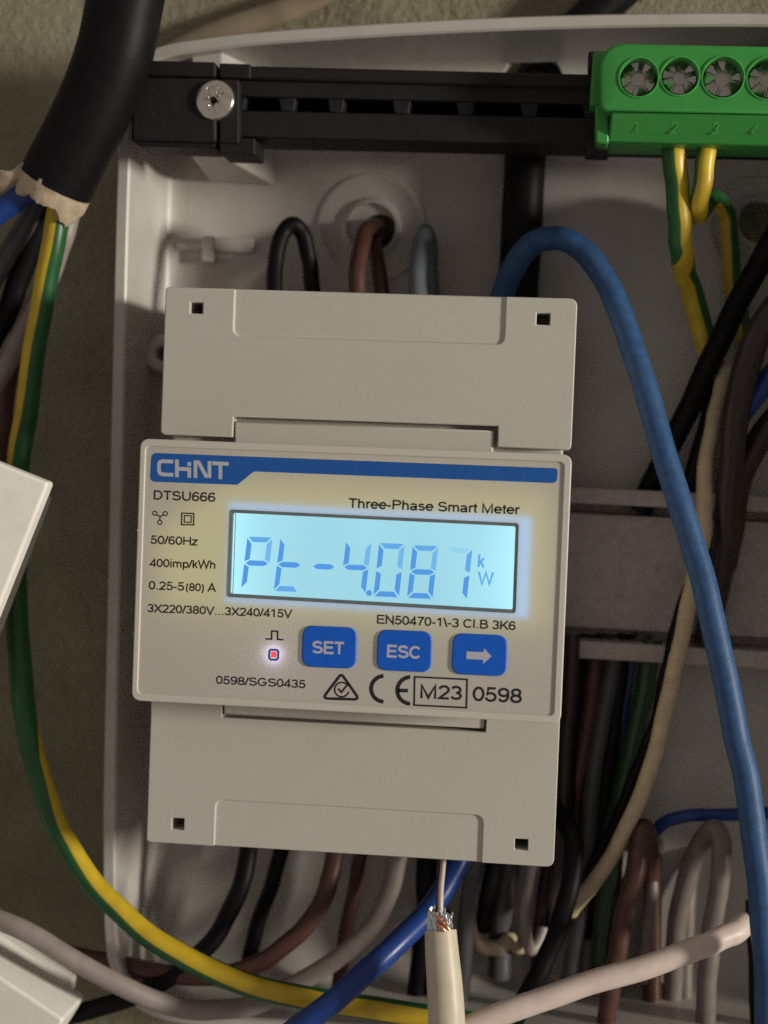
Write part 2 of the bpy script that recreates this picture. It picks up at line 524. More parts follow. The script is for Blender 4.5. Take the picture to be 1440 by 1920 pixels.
c2 = BM(); prism(c2, disc(hc2.x, hc2.y, 4.2), ZB - 6, ZB + 3)
hc3 = U(998, 165, ZB)
c3 = BM(); prism(c3, disc(hc3.x, hc3.y, 6.5), ZB - 6, ZB + 3)
cut(tray, c1, c2, c3)
def knock(name, px, py, r0, ri):
    c = U(px, py, ZB)
    k = 1 / pxmm(ZB)
    bm = BM()
    lathe(bm, c.x, c.y, [(r0 * k, ZB - .2), (r0 * k - .3, ZB + .5), (r0 * k - 1.1, ZB + .55), (r0 * k - 1.6, ZB + .1), (ri * k + 1.4, ZB + .12),
                         (ri * k + .9, ZB + 1.0), (ri * k, ZB + 1.1), (ri * k - .2, ZB - .2)])
    return mk(name, bm, M['enclosure'], enc, smooth=60)
knock('knockout_ring', 697, 428, 105, 46)
knock('knockout_ring', 1418, 425, 92, 46)
knock('knockout_ring', 728, 215, 92, 46)
def boss(px, py, z, r, rh):
    c = U(px, py, z)
    bm = BM()
    lathe(bm, c.x, c.y, [(r, ZB - .2), (r - .15, z - .4), (r - .5, z), (rh + .3, z), (rh, z - .3), (rh, ZB + .1), (.05, ZB + .1)], 40)
    return mk('screw_boss', bm, M['enclosure'], enc, smooth=50)
boss(304, 662, -37.5, 3.9, 1.5)
# moulded support post behind the earth bar
a = [U2(357, 292, -25), U2(418, 292, -25), U2(418, 96, -25), U2(357, 96, -25)]
bm = BM()
v0 = [bm.verts.new((*p, -25)) for p in a]
a2 = [(a[0][0] - .6, a[0][1] - 1.6), (a[1][0] + 6.5, a[1][1] - 2.2), (a[2][0] + 6.5, a[2][1] + 1), (a[3][0] - .6, a[3][1] + 1)]
v1 = [bm.verts.new((*p, ZB - .3)) for p in a2]
bm.faces.new(v0); bm.faces.new(v1[::-1])
for i in range(4):
    bm.faces.new((v0[i], v1[i], v1[(i + 1) % 4], v0[(i + 1) % 4]))
mk('support_post', bm, M['enclosure'], enc, bevel=.5)
# small moulded tabs on the floor
bm = BM()
for (x0, y0, x1, y1, h_) in ((382, 446, 408, 494, 2.6), (404, 448, 478, 474, 1.2), (330, 456, 384, 470, .8)):
    p, q = U(x0, y1, ZB), U(x1, y0, ZB)
    box(bm, p.x, q.x, p.y, q.y, ZB - .2, ZB + h_)
mk('moulded_tab', bm, M['enclosure'], enc, bevel=.4)
for px in (500, 620, 1205, 1330):
    p = U(px, 1900, -34)
    bm = BM()
    box(bm, p.x - .25, p.x + .25, p.y - 9, p.y + 6, ZB - .1, ZB + .35)
    mk('floor_rib', bm, M['enclosure'], enc, bevel=.1)

# ================================================================ DIN RAIL
p0 = U(1075, 908, -37); p1 = U(1075, 1228, -37)
yt, yb = p0.y, p1.y
din = thing('din_rail', (30, (yt + yb) / 2, ZB), 'galvanised steel top hat rail running behind the meter to the right', 'mounting rail')
prof = [(yt, -37.4), (yt, -36.6), (yt - 3.1, -36.6), (yt - 3.3, -44.6), (yt - 4.9, -44.6), (yt - 5.1, -40.4), (yb + 5.6, -40.4), (yb + 5.4, -44.6), (yb + 3.6, -44.6), (yb + 3.4, -36.6), (yb, -36.6), (yb, -37.4),
        (yb + 2.6, -37.4), (yb + 2.8, -45.4), (yt - 2.5, -45.4), (yt - 2.3, -37.4)]
bm = BM()
va = [bm.verts.new((-34, y, z)) for y, z in prof]; vb = [bm.verts.new((128, y - 1.2, z)) for y, z in prof]
for i in range(len(prof)):
    j = (i + 1) % len(prof)
    bm.faces.new((va[i], va[j], vb[j], vb[i]))
bm.faces.new(va); bm.faces.new(vb[::-1])
mk('rail_profile', bm, M['dinsteel'], din, bevel=.25)

# ================================================================ BLACK EARTH-BAR CARRIER
ZC = -13.0
rail = thing('busbar_carrier', U(680, 200, ZC), 'long black slotted plastic carrier bar screwed across the top of the enclosure', 'terminal carrier')
def rq(x0, y0, x1, y1, z):             # quad along the bar's own slope
    s = .0245
    return [U2(x0, y1 + 0, z), U2(x1, y1 + (x1 - x0) * s, z), U2(x1, y0 + (x1 - x0) * s, z), U2(x0, y0, z)]
bm = BM()
prism(bm, rq(430, 122, 1520, 148, ZC), ZC - 9, ZC)                    # top bead
mk('top_bead', bm, M['rail'], rail, bevel=.5)
bm = BM()
def ry(x, y): return y + (x - 430) * .0215
zf = ZC - 1.2
# slotted face: strip above, strip below, bridges between
def strip(y0, y1, z1, z0):
    prism(bm, [U2(430, ry(430, y1), z1), U2(1520, ry(1520, y1), z1), U2(1520, ry(1520, y0), z1), U2(430, ry(430, y0), z1)], z0, z1)
strip(149, 181, zf, zf - 12)
strip(206, 257, zf, zf - 12)
slots = [(455, 527), (549, 619), (640, 740), (764, 860), (884, 980), (1004, 1098), (1122, 1220)]
edges = [430] + [x for s in slots for x in s] + [1520]
for i in range(0, len(edges), 2):
    x0, x1 = edges[i], edges[i + 1]
    t0 = 0 if i == 0 else (6 if i % 4 else 0)
    prism(bm, [U2(x0 - 1, ry(x0, 206.2), zf), U2(x1 + 2, ry(x1, 206.2), zf), U2(x1 + 6, ry(x1, 180.8), zf), U2(x0 - 5, ry(x0, 180.8), zf)], zf - 11.8, zf - .01)
mk('slotted_face', bm, M['rail'], rail, bevel=.25)
bm = BM()
prism(bm, [U2(440, 255, ZC - 9), U2(1520, 280, ZC - 9), U2(1520, 160, ZC - 9), U2(440, 130, ZC - 9)], ZC - 15, ZC - 13.2)
mk('back_web', bm, M['rail'], rail)
# end clamp
bm = BM()
prism(bm, rounded([U2(246, 262, ZC + 2), U2(405, 266, ZC + 2), U2(405, 147, ZC + 2), U2(246, 143, ZC + 2)], [.6, 0, 0, .6]), ZC - 9, ZC + 2)
mk('end_clamp', bm, M['rail'], rail, bevel=.5)
bm = BM()
prism(bm, rounded([U2(246, 141, ZC + 1), U2(404, 145, ZC + 1), U2(404, 116, ZC + 1), U2(246, 112, ZC + 1)], .5), ZC - 9, ZC + 1)
prism(bm, rounded([U2(245, 250, ZC + .4), U2(404, 255, ZC + .4), U2(404, 278, ZC + .4), U2(262, 274, ZC + .4), U2(246, 262, ZC + .4)], .4), ZC - 9, ZC + .4)
mk('clamp_flange', bm, M['rail'], rail, bevel=.6)
bm = BM()
prism(bm, rounded([U2(411, 268, ZC + 1.4), U2(448, 269, ZC + 1.4), U2(448, 149, ZC + 1.4), U2(411, 148, ZC + 1.4)], .4), ZC - 9, ZC + 1.4)
prism(bm, rounded([U2(411, 288, ZC + .8), U2(478, 290, ZC + .8), U2(478, 259, ZC + .8), U2(411, 258, ZC + .8)], .3), ZC - 9, ZC + .8)
prism(bm, rounded([U2(411, 146, ZC + .4), U2(470, 147, ZC + .4), U2(470, 120, ZC + .4), U2(411, 118, ZC + .4)], .3), ZC - 9, ZC + .4)
mk('clamp_jaw', bm, M['rail'], rail, bevel=.4)
bm = BM()
c = U(308, 190, ZC + 2.02)
stroke(bm, [(c.x + 3.0 * math.cos(R(a)), c.y + 3.0 * math.sin(R(a))) for a in range(120, 241, 12)], .25, ZC + 2.05)
mk('moulded_arc', bm, M['darkbrown'], rail)
bm = BM()
c = U(1122, 184, -14)
prism(bm, [U2(1097, 282, -12), U2(1143, 283, -12), U2(1143, 258, -12), U2(1097, 257, -12)], -22, -12)
prism(bm, [U2(1103, 130, -12), U2(1150, 131, -12), U2(1150, 96, -12), U2(1103, 95, -12)], -22, -12)
mk('snap_clip', bm, M['rail'], rail, bevel=.4)

def screw_head(px, py, z, rpx, dome, kind, rot, mat, parent, name='screw'):
    c = U(px, py, z)
    r = rpx / pxmm(z)
    bm = BM()
    NR, NT = 30, 96
    rot = R(rot)
    def h(rr, t):
        x, y = rr * math.cos(t - rot), rr * math.sin(t - rot)
        zz = dome * (1 - (rr / r) ** 2) - (0 if rr < r * .93 else (rr - r * .93) / (r * .07) * .25)
        if kind == 'pozi':
            w = r * .15
            if (abs(x) < w or abs(y) < w) and rr < r * .64: zz -= .7 + 1.2 * (1 - rr / (r * .64))
            elif rr < r * .32: zz -= 1.0 * (1 - rr / (r * .32)) + .2
            x2, y2 = (x + y) * .7071, (x - y) * .7071
            if (abs(x2) < .06 * r or abs(y2) < .06 * r) and rr < r * .66: zz -= .16
        else:
            w = r * .13
            x2, y2 = (x + y) * .7071, (x - y) * .7071
            if rr < r * .40: zz -= 1.1
            elif abs(y) < w or abs(x) < w: zz -= 1.0
            elif abs(x2) < w * .45 or abs(y2) < w * .45: zz -= .3
            else: zz += (.28, -.2, .1, .35, -.3, .22, -.1, .3)[int(((t - rot) % (2 * math.pi)) / (math.pi / 4)) % 8] * (rr - r * .7)
        return zz
    rings = []
    for i in range(NR + 1):
        rr = r * i / NR + 1e-4
        rings.append([bm.verts.new((c.x + rr * math.cos(2 * math.pi * k / NT), c.y + rr * math.sin(2 * math.pi * k / NT), z + h(rr, 2 * math.pi * k / NT))) for k in range(NT)])
    rings.append([bm.verts.new((c.x + r * math.cos(2 * math.pi * k / NT), c.y + r * math.sin(2 * math.pi * k / NT), z - 2.0)) for k in range(NT)])
    for a, b_ in zip(rings, rings[1:]):
        for k in range(NT):
            bm.faces.new((a[k], a[(k + 1) % NT], b_[(k + 1) % NT], b_[k]))
    bm.faces.new(rings[0])
    return mk(name, bm, mat, parent, smooth=28)
screw_head(402, 187, ZC + 2.6, 38, .9, 'pozi', 20, M['brightsteel'], rail)

# ================================================================ GREEN TERMINAL BLOCK
ZG = -3.0
gt = thing('terminal_block', U(1300, 180, ZG), 'bright green earth terminal block with recessed screws clipped on the black bar', 'terminal block')
bm = BM()
holes = [(1198, 145, 35), (1275, 143, 34), (1356, 145, 37), (1440, 147, 37), (1522, 149, 36)]
og = rounded([U2(1124, 207, ZG), U2(1900, 224, ZG), U2(1900, 96, ZG), U2(1124, 80, ZG)], [1.2, 0, 0, 4.2], 8)
cgx = sum(p[0] for p in og) / len(og); cgy = sum(p[1] for p in og) / len(og)
def tow(p, d):
    return (p[0] + d * (1 if p[0] < cgx else -1), p[1] + d * (1 if p[1] < cgy else -1))
L0 = [bm.verts.new((*tow(p, .55), ZG)) for p in og]
L1 = [bm.verts.new((*tow(p, .16), ZG - .16)) for p in og]
L2 = [bm.verts.new((*p, ZG - .55)) for p in og]
L3 = [bm.verts.new((*p, ZG - 16)) for p in og]
for a, b_ in ((L0, L1), (L1, L2), (L2, L3)):
    for k in range(len(a)):
        bm.faces.new((a[k], a[(k + 1) % len(a)], b_[(k + 1) % len(a)], b_[k]))
bm.faces.new(L3)
es = [bm.edges.get((L0[k], L0[(k + 1) % len(L0)])) for k in range(len(L0))]
for hx, hy, hr in holes:
    c = U(hx, hy, ZG)
    pts = disc(c.x, c.y, hr / pxmm(ZG), 40)
    h0 = [bm.verts.new((*p, ZG)) for p in pts]; h1 = [bm.verts.new((*p, ZG - 4.5)) for p in pts]
    for k in range(40):
        bm.faces.new((h0[k], h0[(k + 1) % 40], h1[(k + 1) % 40], h1[k]))
    bm.faces.new(h1)
    es += [bm.edges.get((h0[k], h0[(k + 1) % 40])) for k in range(40)]
bmesh.ops.triangle_fill(bm, use_beauty=True, edges=es, normal=(0, 0, 1))
body = mk('block_body', bm, M['green'], gt, smooth=50)
for i, (hx, hy, hr) in enumerate(holes):
    c = U(hx, hy, ZG)
    k = 1 / pxmm(ZG)
    bm = BM()
    lathe(bm, c.x, c.y, [((hr + 3.5) * k, ZG - .1), ((hr + 3) * k, ZG + .22), ((hr + .5) * k, ZG + .25), ((hr - .4) * k, ZG - .2), ((hr - .5) * k, ZG - 2)], 44)
    mk('hole_rim', bm, M['green_pale'], gt, smooth=60)
    screw_head(hx - 1, hy + 2, ZG - 3.3, hr - 1.5, .3, 'combo', (80, 15, 120, 40, 60)[i], M['screwsteel'], gt)
bm = BM()      # sloping lower face, towards the wire entries
ya, yb2 = 207, 274
f0 = [U(1146, ya + 2, ZG - .3), U(1900, ya + 19, ZG - .3), U(1900, yb2 + 10, ZG - 5), U(1140, yb2 - 6, ZG - 5)]
b0 = [Vector((p.x, p.y, ZG - 16)) for p in f0]
vf = [bm.verts.new(p) for p in f0]; vb = [bm.verts.new(p) for p in b0]
bm.faces.new(vf); bm.faces.new(vb[::-1])
for i in range(4):
    bm.faces.new((vf[i], vb[i], vb[(i + 1) % 4], vf[(i + 1) % 4]))
mk('wire_entry_face', bm, M['green'], gt, bevel=.4)
bm = BM()
prism(bm, rounded([U2(1105, 200, ZG - 6), U2(1150, 201, ZG - 6), U2(1150, 100, ZG - 6), U2(1112, 99, ZG - 6)], .5), ZG - 16, ZG - 5)
prism(bm, rounded([U2(1116, 270, ZG - 5), U2(1142, 271, ZG - 5), U2(1142, 200, ZG - 5), U2(1116, 199, ZG - 5)], .6), ZG - 16, ZG - 4)
mk('end_lug', bm, M['green'], gt, bevel=.4)

def AR(cx, cy, rx, ry, a0, a1, n=14):
    return [(cx + rx * math.cos(R(a0 + (a1 - a0) * i / n)), cy + ry * math.sin(R(a0 + (a1 - a0) * i / n))) for i in range(n + 1)]
_B, _T = .065, .935
GLYPH = {        # centre lines of a plain grotesque, cap height 1: (strokes, advance)
 'D': ([[(.17, _B), (.45, _B)] + AR(.45, .5, .43, .435, -90, 90) + [(.17, _T)], [(.17, 0), (.17, 1)]], 1.0),
 'T': ([[(.03, _T), (.82, _T)], [(.425, _T), (.425, 0)]], .85),
 'S': ([AR(.46, .725, .33, .21, 15, 270) + AR(.47, .29, .36, .225, 90, -165)], .93),
 'U': ([[(.15, 1), (.15, .36)] + AR(.5, .36, .35, .295, 180, 360) + [(.85, .36), (.85, 1)]], 1.0),
 '0': ([AR(.39, .5, .29, .435, 0, 360, 26)], .777),
 '1': ([[(.13, .74), (.29, .82), (.44, .97)], [(.44, 1), (.44, 0)]], .777),
 '2': ([AR(.39, .69, .29, .245, 170, -35) + [(.12, _B), (.70, _B)]], .777),
 '3': ([AR(.37, .72, .26, .215, 160, -90), AR(.37, .285, .29, .22, 90, -165)], .777),
 '4': ([[(.55, 0), (.55, .93), (.07, .25), (.74, .25)]], .777),
 '5': ([[(.66, _T), (.22, _T), (.14, .48)] + AR(.37, .33, .30, .265, 135, -165)], .777),
 '6': ([AR(.39, .315, .285, .25, 0, 360, 22), AR(.42, .5, .315, .435, 40, 200)], .777),
 '7': ([[(.07, _T), (.69, _T), (.46, .58), (.36, .3), (.31, 0)]], .777),
 '8': ([AR(.39, .72, .245, .215, 0, 360, 20), AR(.39, .285, .29, .22, 0, 360, 22)], .777),
 '9': ([AR(.39, .685, .285, .25, 0, 360, 22), AR(.36, .5, .315, .435, 220, 380)], .777),
 '/': ([[(.02, 0), (.37, 1)]], .39), '\\': ([[(.02, 1), (.37, 0)]], .39),
 'H': ([[(.15, 0), (.15, 1)], [(.85, 0), (.85, 1)], [(.15, .52), (.85, .52)]], 1.0),
 'z': ([[(.05, .66), (.57, .66), (.06, _B), (.61, _B)]], .70),
 'i': ([[(.155, 0), (.155, .725)], [(.155, .86), (.155, 1)]], .31),
 'm': ([[(.15, 0), (.15, .725)], AR(.365, .47, .215, .195, 180, 0) + [(.58, 0)], AR(.795, .47, .215, .195, 180, 0) + [(1.01, 0)]], 1.16),
 'p': ([[(.15, -.28), (.15, .725)], AR(.42, .36, .27, .30, 0, 360, 22)], .777),
 'k': ([[(.14, 0), (.14, 1)], [(.14, .25), (.57, .725)], [(.30, .43), (.60, 0)]], .70),
 'W': ([[(.04, 1), (.33, .04), (.655, .97), (.98, .04), (1.27, 1)]], 1.32),
 'h': ([[(.15, 0), (.15, 1)], AR(.385, .44, .235, .225, 180, 0) + [(.62, 0)]], .777),
 '.': ([[(.195, 0), (.195, .14)]], .39), '-': ([[(.05, .36), (.41, .36)]], .465),
 '(': ([AR(.52, .36, .36, .68, 125, 235)], .465), ')': ([AR(-.06, .36, .36, .68, 55, -55)], .465),
 'A': ([[(.04, 0), (.465, .96), (.89, 0)], [(.18, .32), (.75, .32)]], .93),
 'X': ([[(.06, 0), (.87, 1)], [(.06, 1), (.87, 0)]], .93), 'V': ([[(.04, 1), (.465, .04), (.89, 1)]], .93),
 'E': ([[(.87, _T), (.16, _T), (.16, _B), (.89, _B)], [(.16, .52), (.82, .52)]], .93),
 'N': ([[(.15, 0), (.15, .95), (.85, .05), (.85, 1)]], 1.0),
 'C': ([AR(.52, .5, .41, .435, 38, 322, 22)], 1.0), 'l': ([[(.155, 0), (.155, 1)]], .31),
 'B': ([[(.16, _T), (.50, _T)] + AR(.5, .735, .27, .2, 90, -90) + [(.16, .535)], [(.50, .535)] + AR(.52, .30, .33, .235, 90, -90) + [(.16, _B)], [(.16, 0), (.16, 1)]], .93),
 'K': ([[(.15, 0), (.15, 1)], [(.15, .30), (.86, 1)], [(.40, .56), (.90, 0)]], .93),
 'r': ([[(.15, 0), (.15, .725)], AR(.41, .41, .26, .26, 180, 75)], .465),
 'e': ([[(.10, .38), (.70, .38)] + AR(.40, .365, .30, .30, 8, 322, 20)], .777),
 'P': ([[(.16, 0), (.16, _T), (.50, _T)] + AR(.52, .72, .31, .215, 90, -90) + [(.16, .505)]], .93),
 'a': ([AR(.36, .50, .25, .16, 165, 0) + [(.61, .12), (.68, 0)], AR(.34, .20, .245, .145, 0, 360, 18), [(.34, .345), (.61, .41)]], .777),
 's': ([AR(.34, .525, .22, .135, 20, 270) + AR(.35, .225, .25, .165, 90, -160)], .70),
 't': ([[(.20, .93), (.20, .16)] + AR(.30, .16, .10, .10, 180, 290, 5), [(.03, .66), (.37, .66)]], .39),
 'M': ([[(.15, 0), (.15, .95), (.575, .06), (1.0, .95), (1.0, 0)]], 1.16),
 'G': ([AR(.53, .5, .42, .435, 40, 340, 22) + [(.93, .46), (.58, .46)]], 1.09),
 ' ': ([], .39)}
def text_mesh(bm, s, pl, pr, cap, z, zs=None, w=.172):
    """write s from pixel pl to pixel pr along its baseline, capital height cap (pixels), on depth z"""
    lines, x = [], 0
    for ch in s:
        st, adv = GLYPH[ch]
        lines += [[(px + x, py) for px, py in q] for q in st]
        x += adv
    x0 = min(p[0] for q in lines for p in q) - .06; x1 = max(p[0] for q in lines for p in q) + .06
    a, b_ = U(*pl, z), U(*pr, z)
    ex = (b_ - a) / (x1 - x0)
    n = Vector((-ex.y, ex.x, 0)).normalized()
    sy = cap / pxmm(z)
    for k, q in enumerate(lines):
        pts = [a + ex * (px - x0) + n * (py * sy) for px, py in q]
        first = len(bm.verts)
        stroke(bm, [(p.x, p.y) for p in pts], w * sy, z + .002 * (k % 3))
        if zs:
            bm.verts.ensure_lookup_table()
            for v in bm.verts[first:]:
                v.co.z += zs((Vector((v.co.x, v.co.y, 0)) - Vector((a.x, a.y, 0))).dot(n))
for s, px, py in (('1', 1192, 248), ('2', 1264, 250), ('3', 1341, 252), ('4', 1415, 253)):
    bm = BM()
    text_mesh(bm, s, (px - 6 + (3 if s == '1' else 0), py), (px + 6 - (3 if s == '1' else 0), py + .3), 19, ZG - 2.97, lambda y: y * .76)
    mk('raised_number', bm, M['green_pale'], gt)

# ================================================================ SMART METER
H0, H1, HY = -22.0, 22.25, 49.1
HF = 13.9
S = HF - .32                                    # depth of the printed face film
meter = thing('electricity_meter', (0, 0, ZB + 8), 'grey white three phase meter with a glowing pale blue display and blue buttons', 'electricity meter')
def cpx(x, y, z=0.0): return U2(x, y, z)
# terminal covers -------------------------------------------------
def cover(name, poly, rad, panel, holes_, notch):
    bm = BM()
    prism(bm, rounded(poly, rad), -40, 0)
    o = mk(name, bm, M['cover'], meter, bevel=.22, seg=3)
    cs = []
    c = BM(); prism(c, rounded(panel, [0, 0, 1.5, 1.5] if panel[0][1] > 0 and False else 1.4, 6), -.42, 2); cs.append(c)
    for hp in holes_:
        c = BM(); prism(c, hp, -9, 2); cs.append(c)
    c = BM(); prism(c, notch, -50, 3); cs.append(c)
    cut(o, *cs)
    return o
yc = U(301, 815, 0).y
top_poly = [(-36, yc), (36, yc), (36, HY), (-36, HY)]
pa, pb = U(437, 640, 0), U(945, 640, 0)
ypan = U(690, 638, 0).y
up = cover('upper_terminal_cover', top_poly, [.9, .9, 1.4, .6],
           [(pa.x, ypan), (pb.x, ypan), (pb.x, HY + 5), (pa.x, HY + 5)],
           [rect(U(357, 577, 0).x, U(380, 577, 0).x, U(369, 588, 0).y, U(369, 567, 0).y),
            rect(U(1006, 597, 0).x, U(1031, 597, 0).x, U(1018, 609, 0).y, U(1018, 587, 0).y)],
           rect(U(437, 790, 0).x, U(934, 800, 0).x, yc - 5, U(690, 790.5, 0).y))
yl = U(285, 1300, 0).y
low_poly = [(-36, -HY), (36, -HY), (36, yl), (-36, yl)]
pc, pd = U(403, 1540, 0), U(905, 1560, 0)
ylp = U(655, 1514, 0).y
lo = cover('lower_terminal_cover', low_poly, [.6, 1.4, .9, .9],
           [(pc.x, -HY - 5), (pd.x, -HY - 5), (pd.x, ylp), (pc.x, ylp)],
           [rect(U(322, 1545, 0).x, U(345, 1545, 0).x, U(333, 1556, 0).y, U(333, 1534, 0).y),
            rect(U(965, 1583, 0).x, U(990, 1583, 0).x, U(977, 1594, 0).y, U(977, 1573, 0).y)],
           rect(U(415, 1350, 0).x, U(911, 1365, 0).x, U(665, 1359.5, 0).y, yl + 5))
bm = BM()
box(bm, -34.6, 34.6, -27, 27, -44, -3.5)
mk('housing', bm, M['cover'], meter, bevel=.4)
bm = BM()
nx0, nx1, ny = U(437, 790, 0).x, U(934, 800, 0).x, U(690, 790.5, 0).y
box(bm, nx0 + .25, nx1 - .75, 21, ny - .75, -3.4, -.55)
mk('cover_tab', bm, M['cover'], meter, bevel=.3)
bm = BM()
mx0, mx1, my = U(415, 1350, 0).x, U(911, 1365, 0).x, U(665, 1359.5, 0).y
box(bm, mx0 + .3, mx1 - .3, my + .5, -20, -3.4, -.5)
mk('cover_tab', bm, M['cover'], meter, bevel=.3)

# front case ------------------------------------------------------
bm = BM()
prism(bm, rounded(rect(-36.1, 36.1, H0, H1), 1.5, 6), .4, HF)
case = mk('front_case', bm, M['case'], meter, bevel=.45, seg=3)
fx0, fx1, fy0, fy1 = -35.1, 34.85, H0 + 1.25, H1 - 1.25
c1 = BM(); prism(c1, rounded(rect(fx0, fx1, fy0, fy1), .8), S - .3, HF + 2)
c2 = BM(); prism(c2, rect(fx0 + .8, fx1 - .8, fy0 + .8, fy1 - .8), S - 5, HF + 2)
cut(case, c1, c2)
# the LCD window, four corners
LW = [U2(425, 1119, S), U2(967, 1150, S), U2(973, 981, S), U2(431, 955, S)]
LC = Vector(((LW[0][0] + LW[2][0]) / 2, (LW[0][1] + LW[2][1]) / 2))
def grow(poly, d):
    out = []
    n = len(poly)
    for i in range(n):
        p0, p1, p2 = Vector(poly[i - 1]), Vector(poly[i]), Vector(poly[(i + 1) % n])
        a, b_ = (p1 - p0).normalized(), (p2 - p1).normalized()
        na, nb = Vector((a.y, -a.x)), Vector((b_.y, -b_.x))
        m = na + nb
        out.append(tuple(p1 + m * (d / max(.2, m.dot(na)))))
    return out
# film: rounded sheet with the window cut out (a thin quad-strip bridge keeps it one mesh)
bm = BM()
fo = [bm.verts.new((*p, S)) for p in rounded(rect(fx0 - .06, fx1 + .06, fy0 - .06, fy1 + .06), .8)]
fi = [bm.verts.new((*p, S)) for p in rounded(LW, .5)]
es = [bm.edges.new((v[i], v[(i + 1) % len(v)])) for v in (fo, fi) for i in range(len(v))]
bmesh.ops.triangle_fill(bm, use_beauty=True, edges=es, normal=(0, 0, 1))
film = mk('faceplate', bm, M['film'], meter)
bm = BM()      # gasket round the display
o_, i_ = rounded(LW, .5), rounded(grow(LW, -.55), .35)
va = [bm.verts.new((*p, S + .06)) for p in o_]; vb = [bm.verts.new((*p, S - .05)) for p in i_]
vc = [bm.verts.new((*p, S - .95)) for p in i_]; vd = [bm.verts.new((*p, S - .95)) for p in o_]
for p, q in ((va, vb), (vb, vc), (vd, va)):
    for i in range(len(p)):
        j = (i + 1) % len(p)
        bm.faces.new((p[i], p[j], q[j], q[i]))
lcd = mk('display', None or (lambda b: (flat(b, grow(LW, -.3), S - .8), b)[1])(BM()), M['lcd'], meter)
mk('display_gasket', bm, M['bezel'], lcd, smooth=60)
bm = BM()
hole_ = LW
g2 = [U2(421, 1128, S), U2(990, 1160, S), U2(997, 970, S), U2(429, 942, S)]
va = [bm.verts.new((*p, S - .6)) for p in hole_]; vb = [bm.verts.new((*p, S - .6)) for p in g2]
for i in range(4):
    j = (i + 1) % 4
    bm.faces.new((va[i], va[j], vb[j], vb[i]))
mk('light_guide', bm, M['backlight'], lcd)
bm = BM()
flat(bm, [U2(300, 1142, S), U2(1022, 1176, S), U2(1026, 925, S), U2(420, 905, S), U2(300, 990, S)], S - 2.6)
mk('backlight_board', bm, M['backlight_warm'], lcd)

# seven segment digits
ZL = S - .76
def seg_polys():
    t, g = .2, .05
    return {'a': [(g, 2), (1 - g, 2), (1 - t - g * .6, 2 - t), (t + g * .6, 2 - t)],
            'd': [(t + g * .6, t), (1 - t - g * .6, t), (1 - g, 0), (g, 0)],
            'f': [(0, 2 - g), (t, 2 - t - g * 1.4), (t, 1 + t / 2 + g), (0, 1 + g)],
            'b': [(1, 2 - g), (1, 1 + g), (1 - t, 1 + t / 2 + g), (1 - t, 2 - t - g * 1.4)],
            'e': [(0, 1 - g), (t, 1 - t / 2 - g), (t, t + g * 1.4), (0, g)],
            'c': [(1, 1 - g), (1, g), (1 - t, t + g * 1.4), (1 - t, 1 - t / 2 - g)],
            'g': [(g, 1), (t * .8 + g, 1 + t / 2), (1 - t * .8 - g, 1 + t / 2), (1 - g, 1), (1 - t * .8 - g, 1 - t / 2), (t * .8 + g, 1 - t / 2)]}
SEG = seg_polys()
def cellmap(TL, TRr, BL, BR):
    def f(u, v):
        v = v / 2
        x = (BL[0] * (1 - u) + BR[0] * u) * (1 - v) + (TL[0] * (1 - u) + TRr[0] * u) * v
        y = (BL[1] * (1 - u) + BR[1] * u) * (1 - v) + (TL[1] * (1 - u) + TRr[1] * u) * v
        return U2(x, y, ZL)
    return f
digits = [((464, 1006), (511, 1008), (452, 1104), (499, 1106), {'a': 1, 'b': 2, 'f': 0, 'g': 0, 'e': 0}),
          ((526, 1008), (572, 1010), (513, 1108), (559, 1110), {'f': 0, 'g': 0, 'e': 0, 'd': 1}),
          ((591, 1012), (635, 1014), (579, 1111), (623, 1113), {'g': 0}),
          ((649, 1014), (697, 1016), (637, 1112), (685, 1114), {'f': 0, 'g': 0, 'b': 2, 'c': 0}),
          ((711, 1018), (759, 1020), (700, 1118), (748, 1120), {'a': 1, 'b': 2, 'f': 0, 'c': 0, 'e': 0, 'd': 0}),
          ((774, 1022), (822, 1024), (763, 1121), (811, 1123), {'a': 1, 'b': 2, 'f': 0, 'g': 0, 'c': 0, 'e': 0, 'd': 0}),
          ((838, 1026), (886, 1028), (827, 1123), (875, 1125), {'a': 3, 'b': 1, 'c': 0})]
M['seg_ghost'] = emit('lcd_segment_ghost', (.29, .66, .85), 1.0, .2)
SM = [M['seg'], M['seg_mid'], M['seg_pale'], M['seg_ghost']]
for TL, TRr, BL, BR, segs in digits:
    f = cellmap(TL, TRr, BL, BR)
    bms = {}
    for s, lv in segs.items():
        bms.setdefault(lv, BM())
        flat(bms[lv], [f(u, v) for u, v in SEG[s]], ZL)
    for lv, bm in bms.items():
        mk('display_segment', bm, SM[lv], lcd)
bm = BM(); c = U2(692, 1112, ZL); flat(bm, disc(c[0], c[1], .5, 20), ZL + .005)
mk('decimal_point', bm, M['seg'], lcd)
bm = BM()
text_mesh(bm, 'k', (896, 1063), (908, 1064), 24, ZL); text_mesh(bm, 'W', (896, 1096), (925, 1097), 24, ZL)
mk('unit_text', bm, M['seg_mid'], lcd)
bm = BM()       # the glass edge line at the display's left side
stroke(bm, [U2(442, 962, ZL), U2(440, 1020, ZL), U2(439.5, 1040, ZL), U2(436, 1118, ZL)], .12, ZL)
mk('glass_edge', bm, M['bezel'], lcd)

